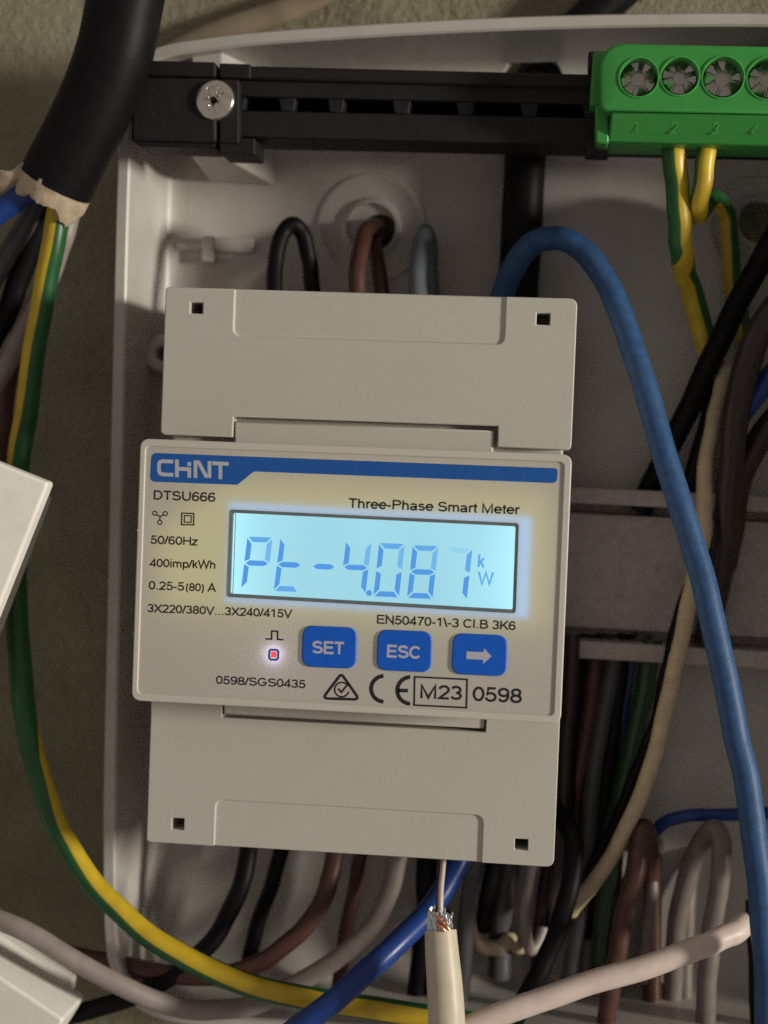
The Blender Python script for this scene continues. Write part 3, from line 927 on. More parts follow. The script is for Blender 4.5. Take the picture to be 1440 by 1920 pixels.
# printing on the film
ZP = S + .03
bm = BM()
band = [U2(284, 849, ZP), U2(1046, 878, ZP), U2(1044, 906, ZP), U2(476, 884, ZP), U2(445, 909, ZP), U2(281, 903, ZP)][::-1]
prism(bm, rounded(band, [.9, .5, .8, .8, .6, 1.0]), S + .005, ZP)
bnd = mk('brand_band', bm, M['blueink'], film)
ZP2 = ZP + .02
bm = BM()
sw = 7.2 / pxmm(ZP2)
def lp(u, v):                # u 0..440 (zoomed units along the word), v 0..120 downwards, over the band
    x = 240 + (178 + u) / 3.273; y = 800 + (196 + v + u * .047) / 3.273
    return U2(x, y, ZP2)
stroke(bm, [lp(*q) for q in ((100, 14), (34, 14), (18, 20), (12, 34), (12, 72), (18, 88), (34, 95), (100, 95))], sw, ZP2)
stroke(bm, [lp(122, 0), lp(122, 108)], sw, ZP2)
stroke(bm, [lp(122, 56), lp(198, 56), lp(198, 108)], sw, ZP2 + .003)
stroke(bm, [lp(198, 12), lp(198, 36)], sw, ZP2)
stroke(bm, [lp(236, 108), lp(236, 12), lp(256, 12), lp(300, 92), lp(322, 92), lp(322, 0)], sw, ZP2)
stroke(bm, [lp(338, 12), lp(440, 12)], sw, ZP2)
stroke(bm, [lp(389, 14), lp(389, 108)], sw, ZP2 + .003)
mk('brand_lettering', bm, M['paleink'], bnd)
for s, l, r_, cap, bold in (
        ('DTSU666', (288.5, 936.5), (403.5, 941), 17.5, .004),
        ('Three-Phase Smart Meter', (652.5, 952), (975.5, 964.5), 18, .006),
        ('50/60Hz', (282, 1019.5), (371, 1023), 16, .004),
        ('400imp/kWh', (281, 1062.5), (403.5, 1066.5), 15.5, .004),
        ('0.25-5', (279, 1105), (345, 1107.6), 16, .004),
        ('(80)', (349, 1107.6), (382, 1109), 15, .004),
        ('A', (389, 1109.3), (405, 1110), 16, .004),
        ('3X220/380V...3X240/415V', (276.5, 1147.5), (548, 1158.5), 15.5, .004),
        ('EN50470-1\\-3 Cl.B 3K6', (707, 1169), (966.5, 1181.5), 16.5, .006),
        ('0598/SGS0435', (405, 1282), (572.5, 1290.5), 15.5, .004),
        ('0598', (886.5, 1314), (978, 1318.5), 27, 0),
        ('M23', (788.5, 1309), (865.5, 1312.5), 26, 0)):
    bm = BM()
    text_mesh(bm, s, l, r_, cap, ZP)
    mk('printed_text', bm, M['ink'], film)
def ps(bm, pts, w, closed=False):
    stroke(bm, [U2(x, y, ZP) for x, y in pts], w / pxmm(ZP), ZP, closed)
def circ(cx, cy, r, a0=0, a1=360, n=28):
    k = n if a1 - a0 >= 360 else n + 1
    return [(cx + r * math.cos(R(a0 + (a1 - a0) * i / n)), cy - r * math.sin(R(a0 + (a1 - a0) * i / n))) for i in range(k)]
bm = BM()
ps(bm, [(777.5, 1269), (876, 1274), (874.5, 1327), (776.5, 1322)], 3.4, True)
mk('certification_frame', bm, M['ink'], film)
bm = BM()
ps(bm, circ(720, 1291.5, 24, 92, 268), 7.5)
ps(bm, circ(770, 1294.5, 25, 92, 268), 7.5)
ps(bm, [(746, 1294.5), (765, 1295)], 7)
mk('conformity_mark', bm, M['ink'], film)
bm = BM()
tri = [(640, 1263), (674, 1311.5), (605, 1309.5)]
pts = rounded(tri, 5, 5)
ps(bm, pts, 5.2, True)
ps(bm, circ(641, 1293, 13.5, 50, 345), 3)
ps(bm, [(634, 1291), (640, 1298), (654, 1281)], 3.6)
mk('compliance_triangle', bm, M['ink'], film)
bm = BM()
ps(bm, [(498, 1198), (509.5, 1198.3), (509.5, 1183.3), (520.5, 1183.8), (520.5, 1198.9), (531.5, 1199.4)], 3)
mk('pulse_symbol', bm, M['ink'], film)
bm = BM()
for c in ((290.5, 962.3), (310, 963), (299.7, 979.5)):
    ps(bm, circ(*c, 3.9), 2, True)
ps(bm, [(293.6, 964.6), (300, 968.6)], 2.2); ps(bm, [(306.9, 965), (300.4, 968.6)], 2.2); ps(bm, [(300.2, 968), (299.8, 975.5)], 2.2)
mk('phase_symbol', bm, M['ink'], film)
bm = BM()
ps(bm, [(341, 962), (363.5, 962.8), (363, 984.3), (340.3, 983.6)], 2.5, True)
ps(bm, [(346, 966.7), (358.7, 967.2), (358.2, 979.6), (345.6, 979)], 2.3, True)
mk('double_square_symbol', bm, M['ink'], film)

# LED
bm = BM(); q = [U2(508, 1233, ZP), U2(518.5, 1233.4, ZP), U2(519, 1221.5, ZP), U2(508.4, 1221, ZP)]
prism(bm, q, S + .003, ZP + .02)
led = mk('indicator_led', bm, M['led'], meter)
bm = BM()
stroke(bm, rounded([U2(504.5, 1236.5, ZP), U2(521.5, 1237, ZP), U2(522, 1218.5, ZP), U2(505, 1218, ZP)], .45), 4.2 / pxmm(ZP), ZP, True)
mk('led_ring', bm, M['blueink'], led)
bm = BM(); c = U2(513, 1227, S); flat(bm, disc(c[0], c[1], 1.5, 24), S - 1.15)
mk('led_glow', bm, M['led_glow'], led)

# buttons
def button(poly, label_fn):
    z1 = S + .38
    bm = BM()
    prism(bm, rounded([U2(*p, z1) for p in poly], 1.75, 8), S - .2, z1)
    o = mk('button', bm, M['bluebutton'], meter, bevel=.25, seg=4)
    bm = BM(); label_fn(bm, z1 + .02)
    mk('button_label', bm, M['paleink'], o)
button([(565, 1250), (667, 1254.5), (669.5, 1177), (567, 1172.5)], lambda b, z: text_mesh(b, 'SET', (586, 1224.5), (646, 1227), 23, z, w=.2))
button([(705.5, 1256.5), (808, 1261.5), (810.5, 1184.5), (708, 1180)], lambda b, z: text_mesh(b, 'ESC', (726, 1232), (787, 1235), 23, z, w=.2))
button([(846, 1264), (949, 1269), (952, 1191.5), (849, 1187)],
       lambda b, z: flat(b, [U2(x, y, z) for x, y in ((874.5, 1235.5), (906, 1237), (905.5, 1245), (921.5, 1230.5), (907.5, 1215.5), (907, 1223), (875, 1221.5))], z))

# ================================================================ ADDED SHADE BLOCKER (unseen trunking shape, keeps the lamp off the right side)
tk = thing('shade_blocker', (97, 16, ZB), 'unseen white slotted trunking added to shade the right side of the enclosure', 'light blocker')
bm = BM(); prism(bm, rect(84.5, 110, -48, 73), ZB, -2.5)
mk('blocker_body', bm, M['whitebox'], tk, bevel=.4)
bm = BM(); prism(bm, rect(82.6, 111.5, -48.3, 73.3), -2.4, -.4)
mk('blocker_lid', bm, M['whitebox'], tk, bevel=.5)
for k in range(14):
    bm = BM(); box(bm, 83, 84.4, -46.5 + k * 8.6, -40.5 + k * 8.6, ZB + 8, -2.6)
    mk('blocker_finger', bm, M['whitebox'], tk, bevel=.3)

# ================================================================ WIRES
def wire(name, label, cat, wpx, mat, pts, group=None, seg=18, twist=None, zref=False, parent=None, flatz=1.0, taper=None):
    P = [U(x, y, z) for x, y, z in pts]
    zm = sum(p[2] for p in pts) / len(pts)
    r = wpx / 2 / pxmm(zm)
    bm = BM()
    C = catmull(P, 10)
    ph = random.uniform(0, 50)
    for i in range(1, len(C) - 1):
        C[i] = C[i] + Vector([mnoise.noise(Vector((i * .11, ph + k * 7, 0))) for k in range(3)]) * .34
    tube(bm, C, lambda t: r * (1 + .03 * mnoise.noise(Vector((t * 14, ph, 3)))), seg, twist, zref, True, flatz)
    o = mk(name, bm, mat, parent, loc=None if parent else P[0], smooth=60)
    return props(o, label, cat, group)
GL = 'wires looping into the top of the meter'
wire('black_wire', 'black wire looped into the top of the meter nearest the left wall', 'wire', 31, M['black'],
     [(514, 600, -30), (514, 540, -31), (517, 490, -32), (527, 442, -33), (548, 420, -34), (568, 440, -35), (580, 490, -36), (586, 550, -36), (588, 600, -36)], GL)
wire('brown_wire', 'brown wire rising from the meter into the round knockout hole', 'wire', 32, M['brown'],
     [(667, 600, -30), (668, 550, -31), (672, 490, -33), (684, 438, -37), (700, 425, -42), (712, 432, -50), (716, 440, -56)], GL)
wire('brown_wire', 'dark brown wire dropping from the knockout hole behind the first brown one', 'wire', 28, M['brown'],
     [(722, 600, -36), (716, 540, -37), (707, 480, -39), (703, 450, -42), (712, 440, -48), (722, 446, -56)], GL)
wire('blue_grey_wire', 'blue grey wire hooped over the top of the meter', 'wire', 34, M['bluegrey'],
     [(784, 600, -29), (784, 550, -30), (786, 490, -32), (793, 445, -35), (799, 438, -39), (804, 470, -41), (806, 530, -42), (808, 600, -42)], GL)
wire('blue_wire', 'dusty blue wire arching from the meter top down the right side', 'wire', 47, M['bluewire'],
     [(925, 640, -30), (938, 565, -29), (958, 515, -27), (985, 470, -25), (1020, 448, -23), (1062, 450, -21), (1103, 480, -19), (1140, 535, -17), (1172, 610, -15), (1204, 710, -12), (1236, 820, -9.5), (1268, 925, -7),
      (1302, 1030, -5), (1330, 1135, -3.5), (1357, 1260, -2), (1380, 1370, -1), (1400, 1470, 0), (1418, 1590, 0), (1431, 1720, 0), (1438, 1830, 0), (1442, 1960, 0)])
wire('flat_black_cable', 'broad black cable behind the carrier bar running down behind the meter', 'cable', 76, M['black_cable'],
     [(1300, -160, -53), (1190, -45, -53), (1110, 30, -53), (1050, 90, -53), (1012, 135, -52.5), (996, 175, -48), (990, 225, -42.5), (984, 320, -40), (978, 420, -40), (972, 520, -40), (968, 600, -41)])
# earth wires from the green block
wire('earth_wire', 'longer yellow green wire hanging from the green terminal block beside the blue arch', 'wire', 43, M['yg2'],
     [(1260, 240, -13), (1264, 290, -13), (1270, 350, -14), (1274, 420, -15), (1277, 470, -18), (1285, 510, -26), (1300, 560, -32), (1320, 630, -36), (1345, 710, -38), (1360, 780, -40)],
     'earth wires from the green block', zref=True, twist=lambda t: -1.05 if t < .42 else -1.05 + min(1, (t - .42) / .1) * 1.9)
wire('earth_wire', 'shorter yellow green wire bent back sharply below the green terminal block', 'wire', 34, M['yg2'],
     [(1323, 240, -13), (1323, 290, -12), (1319, 340, -12), (1311, 385, -14), (1309, 404, -20), (1318, 395, -29), (1340, 372, -36), (1362, 400, -40), (1370, 460, -41), (1374, 540, -41), (1392, 620, -41), (1412, 700, -42)],
     'earth wires from the green block', twist=lambda t: -.55 + t * 1.0)
# black and brown bundle on the right
wire('black_wire', 'thick matt black wire slanting down behind the blue arch to the steel rail', 'wire', 43, M['black'],
     [(1520, 350, -22), (1450, 450, -24), (1400, 540, -27), (1345, 650, -31), (1298, 750, -35), (1256, 840, -38), (1225, 900, -41), (1200, 960, -42.3)])
wire('black_wire', 'short black wire forking off behind the beige sheath above the steel rail', 'wire', 36, M['black'],
     [(1345, 690, -36), (1335, 770, -37), (1318, 830, -38.5), (1300, 900, -40), (1285, 960, -42)])
wire('dark_brown_wire', 'glossy dark brown wire bundle curving down beside the beige sheath', 'wire', 50, M['darkbrown'],
     [(1530, 480, -16), (1455, 575, -18), (1412, 650, -20), (1388, 730, -22), (1375, 820, -25), (1368, 900, -28), (1362, 980, -30), (1352, 1060, -33), (1338, 1130, -35), (1322, 1200, -38)])
wire('dark_brown_wire', 'matt dark brown wire crossing under the short blue stub at the right edge', 'wire', 47, M['darkbrown'],
     [(1540, 690, -26), (1450, 790, -28), (1410, 850, -30), (1383, 920, -31), (1370, 1000, -32), (1358, 1060, -34)])
wire('blue_wire', 'short deep blue wire stub showing at the right edge between brown wires', 'wire', 38, M['brightblue'],
     [(1530, 620, -22), (1450, 700, -23), (1415, 745, -25), (1385, 790, -28), (1372, 850, -31)])
wire('beige_cable', 'flat beige sheathed cable twisting down between the black wires at the right', 'cable', 30, M['beige'],
     [(1362, 690, -34), (1350, 745, -32), (1337, 800, -30), (1325, 870, -29), (1321, 940, -28), (1318, 1000, -27), (1306, 1070, -26), (1288, 1150, -25), (1270, 1230, -25), (1253, 1310, -25),
      (1233, 1390, -25), (1208, 1470, -26), (1178, 1540, -27), (1147, 1605, -28), (1110, 1660, -30), (1070, 1710, -33)])
wire('black_wire', 'thin black wire following the left edge of the beige cable', 'wire', 22, M['black'],
     [(1338, 1010, -34), (1312, 1060, -35), (1280, 1130, -34), (1262, 1200, -33), (1247, 1270, -32), (1228, 1350, -32), (1203, 1420, -32), (1175, 1490, -33), (1145, 1560, -34), (1110, 1625, -35), (1085, 1690, -37)])
# the dark bunch hanging below the steel rail
GB = 'bunched wires hanging below the steel rail'
for nm, lab, w, mt, pts in (
        ('black_wire', 'black wire right beside the lower meter cover, below the steel rail', 34, 'black', [(1088, 1200, -41), (1078, 1290, -40), (1068, 1380, -39), (1062, 1470, -38), (1060, 1560, -37)]),
        ('brown_wire', 'brown wire second from the meter in the bunch below the rail', 32, 'brown', [(1120, 1200, -42), (1108, 1290, -41), (1092, 1400, -40), (1072, 1500, -39), (1068, 1560, -39)]),
        ('dark_grey_wire', 'dark grey wire in the middle of the bunch below the rail', 34, 'darkgrey', [(1155, 1200, -42), (1140, 1300, -41), (1120, 1400, -40), (1108, 1500, -40), (1100, 1600, -40), (1060, 1700, -40)]),
        ('blue_wire', 'blue wire painted darker for shade below the rail between grey and green', 30, 'blue_shaded', [(1190, 1200, -43), (1182, 1270, -43), (1170, 1340, -43), (1160, 1420, -43)])):
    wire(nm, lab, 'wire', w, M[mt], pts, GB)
wire('earth_wire', 'green yellow wire painted darker for shade below the rail beside the thin black wire', 'wire', 38, M['yg_shaded'],
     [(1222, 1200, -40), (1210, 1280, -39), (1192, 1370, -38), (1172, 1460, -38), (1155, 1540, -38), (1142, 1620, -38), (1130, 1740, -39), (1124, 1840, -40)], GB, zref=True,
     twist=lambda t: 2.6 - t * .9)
for nm, lab, w, mt, pts in (
        ('black_wire', 'black wire deep behind the brown one in the bunch below the rail', 34, 'black', [(1105, 1190, -43.5), (1098, 1290, -43.5), (1085, 1400, -43), (1075, 1520, -43), (1070, 1620, -43)]),
        ('dark_brown_wire', 'dark brown wire behind the grey one in the bunch below the rail', 36, 'darkbrown', [(1138, 1190, -43.5), (1128, 1300, -43.5), (1110, 1420, -43.2), (1095, 1540, -43), (1090, 1640, -43)]),
        ('black_wire', 'black wire right of the dark grey one in the bunch below the rail', 32, 'black', [(1174, 1190, -43), (1160, 1310, -42.5), (1142, 1430, -42), (1128, 1540, -41.5), (1118, 1640, -41), (1110, 1760, -41)]),
        ('dark_grey_wire', 'dark grey wire half covered by the green yellow one below the rail', 34, 'darkgrey', [(1205, 1190, -43.3), (1195, 1300, -43), (1176, 1420, -42.8), (1158, 1540, -42.5), (1150, 1640, -42), (1146, 1760, -42)]),
        ('dark_brown_wire', 'dark brown wire tucked against the side of the lower meter cover', 30, 'darkbrown', [(1072, 1190, -36), (1066, 1300, -35), (1058, 1400, -35), (1052, 1500, -35), (1046, 1600, -36), (1036, 1700, -38)])):
    wire(nm, lab, 'wire', w, M[mt], pts, GB)
wire('beige_cable', 'brownish beige cable lying on the wall above the left top corner of the enclosure', 'cable', 50, M['taupe_beige'],
     [(760, -110, -54), (640, -35, -54), (560, 8, -54), (470, 42, -54), (370, 78, -54), (300, 120, -54)], None, flatz=.6)
# below the meter
GM = 'wires leaving the bottom of the meter'
wire('black_wire', 'thick black wire curving left from under the meter, the leftmost one there', 'wire', 36, M['black'],
     [(472, 1530, -32), (466, 1595, -32), (454, 1655, -31), (432, 1712, -30), (402, 1762, -28), (360, 1800, -26), (300, 1842, -24), (225, 1878, -22), (130, 1905, -22), (40, 1925, -22)], GM)
wire('black_wire', 'straighter black wire dropping beside the thick black one under the meter', 'wire', 30, M['black'],
     [(540, 1530, -36), (527, 1595, -36), (511, 1650, -36), (490, 1710, -36), (473, 1770, -36), (462, 1830, -36), (456, 1900, -37)], GM)
wire('brown_wire', 'thick brown wire sweeping left from under the meter behind the striped wire', 'wire', 36, M['brown'],
     [(636, 1530, -30), (628, 1600, -30), (614, 1663, -29), (586, 1722, -28), (536, 1772, -27), (478, 1810, -26), (400, 1830, -25), (310, 1826, -25), (220, 1808, -26), (130, 1790, -28), (40, 1780, -30)], GM)
wire('brown_wire', 'short straight brown wire hanging behind the grey wire under the meter', 'wire', 28, M['brown'],
     [(686, 1530, -38), (677, 1600, -38), (666, 1660, -38), (652, 1730, -38), (642, 1790, -38), (635, 1850, -39)], GM)
wire('grey_wire', 'pinkish grey wire sweeping from the lower left under the striped wire to the meter', 'wire', 38, M['grey'],
     [(752, 1530, -34), (745, 1610, -33), (727, 1680, -32), (690, 1748, -30), (625, 1802, -27), (555, 1846, -24), (480, 1882, -20), (400, 1896, -17), (310, 1882, -14), (220, 1845, -11), (130, 1795, -9), (60, 1752, -8), (-10, 1722, -8), (-80, 1700, -8)], GM)
wire('blue_wire', 'bright blue wire running diagonally from the meter bottom over the striped wire', 'wire', 45, M['brightblue'],
     [(890, 1540, -26), (862, 1612, -24), (830, 1672, -20), (788, 1727, -15), (715, 1796, -8), (635, 1866, -4), (560, 1925, -3), (480, 1985, -3)], GM)
wire('dark_grey_wire', 'dark grey wire under the meter just right of the bright blue one', 'wire', 34, M['darkgrey'],
     [(905, 1560, -32), (893, 1620, -33), (880, 1680, -34), (872, 1740, -35), (868, 1810, -36), (862, 1900, -37)], GM)
wire('black_wire', 'black wire behind the data cable stub under the meter', 'wire', 40, M['black'],
     [(800, 1560, -38), (800, 1630, -38), (800, 1700, -38), (790, 1790, -39), (780, 1880, -40)], GM)
wire('black_wire', 'black wire hanging under the right half of the lower cover', 'wire', 30, M['black'],
     [(932, 1570, -34), (922, 1640, -35), (912, 1700, -36), (905, 1740, -38)], GM)
wire('dark_grey_wire', 'broad shaded grey wire hanging beside the pale hooked wire under the meter', 'wire', 44, M['darkgrey'],
     [(962, 1580, -39), (950, 1640, -40), (940, 1700, -40), (938, 1760, -41), (935, 1830, -41)], GM)
wire('beige_wire', 'beige wire hooked sideways in the shade below the lower cover', 'wire', 30, M['beige'],
     [(884, 1640, -38), (888, 1700, -38), (888, 1750, -38), (905, 1772, -37), (935, 1778, -37), (955, 1765, -38), (975, 1775, -40)], GM)
wire('pale_grey_wire', 'pale grey hooked wire below the right corner of the lower cover', 'wire', 22, M['grey'],
     [(1006, 1590, -33), (998, 1640, -33), (986, 1690, -33), (986, 1740, -34), (992, 1780, -35), (1003, 1775, -36), (1018, 1740, -38)], GM)
wire('black_wire', 'thick black wire bending over beside the lower right cover corner', 'wire', 37, M['black'],
     [(1020, 1500, -34), (1050, 1532, -30), (1072, 1560, -27), (1078, 1610, -25), (1068, 1670, -24), (1048, 1735, -23), (1022, 1800, -22), (995, 1855, -21), (965, 1910, -21), (930, 1980, -22)])
# loops at the lower right
GR = 'wires standing in the lower right of the enclosure'
wire('brown_wire', 'reddish brown wire standing in front of the lower right corner of the box', 'wire', 35, M['brown'],
     [(1222, 1960, -39), (1224, 1800, -39), (1222, 1680, -38), (1219, 1600, -35), (1213, 1562, -31), (1206, 1555, -28), (1198, 1600, -26), (1185, 1660, -25), (1168, 1730, -25), (1155, 1800, -25), (1143, 1870, -26), (1135, 1960, -27)], GR)
wire('pale_grey_wire', 'thin pale grey wire just behind the reddish brown one', 'wire', 22, M['taupe'],
     [(1236, 1572, -49), (1232, 1596, -41), (1226, 1640, -37), (1218, 1700, -36), (1210, 1770, -36), (1204, 1840, -37)], GR)
wire('blue_wire', 'thin deep blue wire arching sideways behind the big blue wire low down', 'wire', 24, M['brightblue'],
     [(1206, 1610, -40), (1222, 1568, -38), (1250, 1540, -36), (1295, 1529, -35), (1350, 1528, -35), (1400, 1527, -35), (1470, 1524, -36), (1560, 1530, -37)], GR)
wire('grey_wire', 'grey wire making a narrow upright loop behind the white wire', 'wire', 37, M['taupe'],
     [(1256, 1980, -40), (1260, 1860, -40), (1266, 1780, -39), (1274, 1710, -38), (1290, 1640, -36), (1314, 1580, -33), (1338, 1553, -30), (1352, 1580, -28), (1350, 1640, -27), (1340, 1710, -27), (1332, 1780, -27), (1326, 1850, -27), (1320, 1950, -28)], GR)
wire('dark_brown_wire', 'dark brown wire hanging between the pale hooked wire and the bent black one', 'wire', 30, M['darkbrown'],
     [(1034, 1580, -42), (1026, 1650, -42), (1016, 1720, -42), (1010, 1790, -42), (1006, 1880, -42)], GM)
wire('taupe_wire', 'brownish grey wire low down between the black and the beige cables', 'wire', 26, M['taupe'],
     [(1128, 1600, -49), (1122, 1640, -43), (1112, 1720, -42), (1100, 1800, -41), (1090, 1900, -41)], GR)
wire('taupe_wire', 'brownish grey wire rising between the green yellow and reddish brown wires', 'wire', 26, M['taupe'],
     [(1200, 1548, -49), (1195, 1580, -41), (1186, 1620, -38), (1172, 1690, -37), (1160, 1760, -37), (1152, 1830, -38), (1146, 1930, -39)], GR)
wire('dark_grey_wire', 'dark grey wire standing left of the green yellow wire low down', 'wire', 30, M['darkgrey'],
     [(1102, 1610, -49), (1097, 1645, -42), (1090, 1700, -39), (1078, 1770, -38), (1068, 1850, -38), (1060, 1950, -39)], GR)
wire('taupe_wire', 'brownish grey wire behind the narrow grey loop', 'wire', 32, M['taupe'],
     [(1303, 1590, -49), (1299, 1620, -43.5), (1290, 1680, -42), (1284, 1760, -41.5), (1282, 1850, -41), (1282, 1960, -41)], GR)
wire('black_wire', 'short black wire end above the tip of the white wire', 'wire', 34, M['black'],
     [(1385, 1752, -16), (1402, 1732, -13), (1430, 1712, -13), (1480, 1680, -14), (1560, 1640, -16)], GR)
wire('black_wire', 'vertical black wire half hidden behind the big blue wire low down', 'wire', 40, M['black'],
     [(1418, 1690, -26), (1420, 1760, -26), (1424, 1850, -26), (1426, 1960, -26)], GR)
wire('white_wire', 'off white wire lying diagonally in front across the lower right corner', 'wire', 45, M['white_wire'],
     [(780, 1975, 2), (880, 1926, 1), (960, 1893, 0), (1080, 1853, -2), (1200, 1815, -4), (1300, 1782, -6), (1350, 1760, -8), (1382, 1744, -10), (1398, 1732, -13)])
# striped cable core on the left
def yg_twist(t):
    K = ((0, .55), (.12, .62), (.22, .85), (.32, 1.25), (.40, 2.0), (.46, 3.4), (.52, 4.6), (.62, 5.15), (.75, 5.6), (.86, 6.1), (1, 6.3))
    for (a, x), (b_, y) in zip(K, K[1:]):
        if t <= b_:
            return x + (y - x) * (t - a) / (b_ - a)
    return 6.3
wire('earth_wire', 'thick yellow green wire sweeping from the cut black cable round to the data cable', 'wire', 45, M['yg'],
     [(128, 290, -12), (116, 355, -12), (104, 430, -12), (88, 520, -13), (68, 640, -15), (48, 770, -17), (34, 880, -18), (28, 990, -18), (30, 1110, -18), (36, 1220, -18), (46, 1330, -17.5), (66, 1430, -17), (98, 1525, -16),
      (146, 1618, -15), (215, 1702, -14), (300, 1768, -13), (400, 1822, -12), (500, 1856, -11), (620, 1880, -11), (740, 1897, -11), (850, 1912, -11), (960, 1940, -12)], zref=True, twist=yg_twist, seg=24)
# ---------------- black mains cable, cut open, and its other cores
cab = thing('mains_cable', U(150, 250, -9), 'thick black mains cable cut open at the upper left', 'cable')
P = [U(x, y, z) for x, y, z in ((262, -160, -8), (246, -60, -8), (233, 10, -8), (217, 90, -8), (190, 170, -9), (154, 248, -10), (118, 318, -11), (104, 346, -11.5))]
bm = BM(); tube(bm, catmull(P, 10), 73 / pxmm(-9), 40, caps=True)
mk('sheath', bm, M['black_cable'], cab, smooth=60)
bm = BM()          # torn filler: a ragged collar sticking out of the sheath
d = (P[-1] - P[-2]).normalized()
n0 = Vector((0, 0, 1)); n0 = (n0 - d * n0.dot(d)).normalized(); b0 = d.cross(n0)
rings = []
NS = 60
for k, (rr, adv) in enumerate(((6.9, -2.0), (6.85, .6), (6.3, 1.0), (5.2, 1.0), (4.9, -1.0))):
    ring = []
    for i in range(NS):
        a = 2 * math.pi * i / NS
        jag = 3.9 + 2.6 * mnoise.noise(Vector((math.cos(a) * 1.3, math.sin(a) * 1.3, 3.1))) + .8 * mnoise.noise(Vector((math.cos(a) * 6, math.sin(a) * 6, 1.1)))
        ad = adv * jag if adv > 0 else adv
        w = rr + (.35 * mnoise.noise(Vector((math.cos(a) * 4, math.sin(a) * 4, k * 1.7))) if k else 0)
        ring.append(bm.verts.new(P[-1] + d * ad + (n0 * math.cos(a) + b0 * math.sin(a)) * w))
    rings.append(ring)
for a, b_ in zip(rings, rings[1:]):
    for i in range(NS):
        bm.faces.new((a[i], a[(i + 1) % NS], b_[(i + 1) % NS], b_[i]))
mk('torn_filler', bm, M['filler'], cab, smooth=50)
bm = BM()
tube(bm, catmull([U(66, 322, -10), U(44, 322, -8), U(22, 330, -7), U(2, 338, -8), U(-24, 352, -10)], 6), lambda t: 1.5 + .55 * math.sin(9 * t + .6), 14, flatz=.35)
mk('filler_scrap', bm, M['filler'], cab, smooth=60)
GCO = 'cores fanning out of the cut mains cable'
wire('blue_wire', 'thick blue core turning left out of the cut mains cable', 'wire', 46, M['brightblue'],
     [(110, 318, -13), (78, 345, -11), (46, 364, -10), (10, 390, -10), (-40, 425, -10), (-100, 460, -11)], GCO)
wire('dark_grey_wire', 'dark grey core below the blue core of the mains cable', 'wire', 40, M['darkgrey'],
     [(104, 330, -17), (78, 368, -17), (48, 418, -17), (18, 470, -17), (-15, 525, -18), (-60, 590, -18)], GCO)
wire('black_wire', 'black core between the grey and the striped cores of the mains cable', 'wire', 44, M['black'],
     [(112, 335, -18), (88, 390, -19), (62, 450, -20), (38, 515, -21), (14, 580, -22), (-30, 670, -23)], GCO)
wire('grey_wire', 'pinkish grey core passing behind the striped core of the mains cable', 'wire', 37, M['grey'],
     [(146, 350, -20), (132, 400, -20), (118, 455, -20), (96, 515, -22), (62, 575, -23), (34, 635, -22), (6, 695, -20), (-40, 765, -19)], GCO)
wire('brown_wire', 'brown core at the left edge behind the white cover corner', 'wire', 30, M['brown'],
     [(40, 600, -28), (26, 660, -28), (16, 730, -28), (8, 800, -28), (2, 880, -28), (-4, 960, -28)], GCO)
# ---------------- data cable stub under the meter
dc = thing('data_cable', U(833, 1830, 4), 'pale beige data cable stub with stripped foil end below the meter', 'cable')
P = [U(x, y, z) for x, y, z in ((826, 1744, 1), (829, 1790, 2), (834, 1850, 3), (838, 1930, 4), (840, 2010, 4))]
bm = BM(); tube(bm, catmull(P, 10), lambda t: (61 + 9 * min(1, t * 1.6)) / 2 / pxmm(3), 32)
mk('cable_sheath', bm, M['datasheath'], dc, smooth=60)
bm = BM()
NS = 36
P0, P1 = U(825, 1760, 1), U(826, 1706, 1)
rings = []
for k in range(8):
    t = k / 7
    c = P0.lerp(P1, t)
    rings.append([bm.verts.new(c + Vector((math.cos(2 * math.pi * i / NS), 0, math.sin(2 * math.pi * i / NS))) * (2.45 - .35 * t + random.uniform(-.22, .22)) + Vector((0, random.uniform(-.3, .3) if k > 5 else 0, 0))) for i in range(NS)])
for a, b_ in zip(rings, rings[1:]):
    for i in range(NS):
        bm.faces.new((a[i], a[(i + 1) % NS], b_[(i + 1) % NS], b_[i]))
mk('foil_screen', bm, M['foil'], dc, smooth=20)
bm = BM()
for k in range(16):
    x = 803 + k * 2.8 + random.uniform(-2, 2); zz = 1 + 2.5 * math.sqrt(max(0, 1 - ((x - 825) / 25) ** 2))
    tube(bm, [U(x, 1752, zz), U(x + random.uniform(-4, 4), 1728, zz + .25), U(x + random.uniform(-8, 8), 1706 + random.uniform(-4, 12), zz + random.uniform(-.4, .3))], .13, 6)
mk('braid_strand', bm, M['foil'], dc, smooth=60)
bm = BM()
for (x, y) in ((824, 1722), (830, 1728), (836, 1735), (828, 1738)):
    tube(bm, [U(x - 8, y - 6, 3.9), U(x, y, 4.2), U(x + 6, y + 8, 3.9)], .32, 8)
mk('copper_strand', bm, M['copper'], dc, smooth=60)
bm = BM(); tube(bm, catmull([U(827, 1745, 1.5), U(826, 1705, 1.6), U(827, 1665, 0), U(831, 1620, -4), U(833, 1580, -9), U(833, 1540, -14)], 8), .48, 12)
mk('white_core', bm, M['white_wire'], dc, smooth=60)
bm = BM(); tube(bm, catmull([U(823, 1745, 1.2), U(821.5, 1705, 1.2), U(822.5, 1665, -.6), U(826, 1620, -4.6), U(828, 1580, -9.6), U(828, 1540, -14.6)], 8), .42, 12)
mk('brown_core', bm, M['brown'], dc, smooth=60)

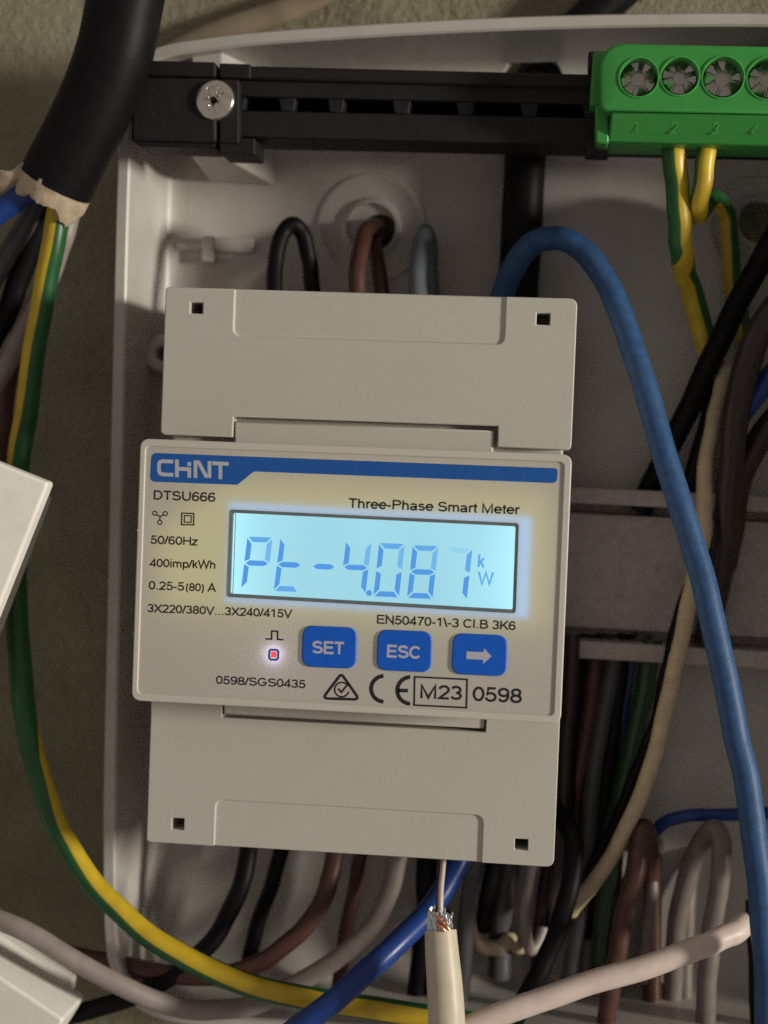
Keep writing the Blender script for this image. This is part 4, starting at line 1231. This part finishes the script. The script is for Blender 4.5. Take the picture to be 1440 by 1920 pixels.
# ================================================================ WHITE COVERS AT THE LEFT EDGE
wb = thing('junction_box', U(-60, 1010, 6), 'white glossy plastic box corner jutting in over the striped wire at left', 'box')
Z1 = 12.0
c0 = Vector(U2(91, 905, Z1)); e1 = (Vector(U2(0, 866, Z1)) - c0).normalized(); e2 = (Vector(U2(0, 1147, Z1)) - c0).normalized()
poly = [tuple(c0), tuple(c0 + e1 * 60), tuple(c0 + e1 * 60 + e2 * 55), tuple(c0 + e2 * 55)]
bm = BM()
prism(bm, rounded(poly, .7), Z1 - 3.6, Z1)
for v in bm.verts: v.co.z -= .2 * (v.co.x - c0.x)
mk('box_lid', bm, M['whitebox'], wb, bevel=1.1, seg=5)
bm = BM()
prism(bm, rounded([tuple(c0 + e1 * 5 + e2 * 5), tuple(c0 + e1 * 56 + e2 * 5), tuple(c0 + e1 * 56 + e2 * 50), tuple(c0 + e1 * 5 + e2 * 50)], 1), -12, Z1 - 1)
mk('box_body', bm, M['whitebox'], wb, bevel=.6, seg=3)

db = thing('modular_breaker', U(20, 1880, -6), 'white stepped plastic device in the lower left corner under the grey wire', 'breaker')
Z2 = -4.0
c0 = Vector(U2(120, 1912, Z2)); e1 = (Vector(U2(0, 1832, Z2)) - c0).normalized(); e2 = Vector((e1.y, -e1.x)) * 1.0
if e2.y > 0: e2 = -e2
bm = BM()
poly = [tuple(c0), tuple(c0 + e1 * 50), tuple(c0 + e1 * 50 + e2 * 40), tuple(c0 + e2 * 40)]
prism(bm, rounded(poly, .8), -18.2, Z2)
mk('front_step', bm, M['whitebox'], db, bevel=.6, seg=3)
bm = BM()
c1 = Vector(U2(132, 1842, -18)); f1 = e1
poly = [tuple(c1), tuple(c1 + f1 * 50), tuple(c1 + f1 * 50 + e2 * 40), tuple(c1 + Vector(U2(112, 1935, -18)) - Vector(U2(132, 1842, -18)))]
prism(bm, rounded(poly, .8), -23, -18)
mk('rear_step', bm, M['whitebox'], db, bevel=.6, seg=3)
bpy.context.view_layer.update()
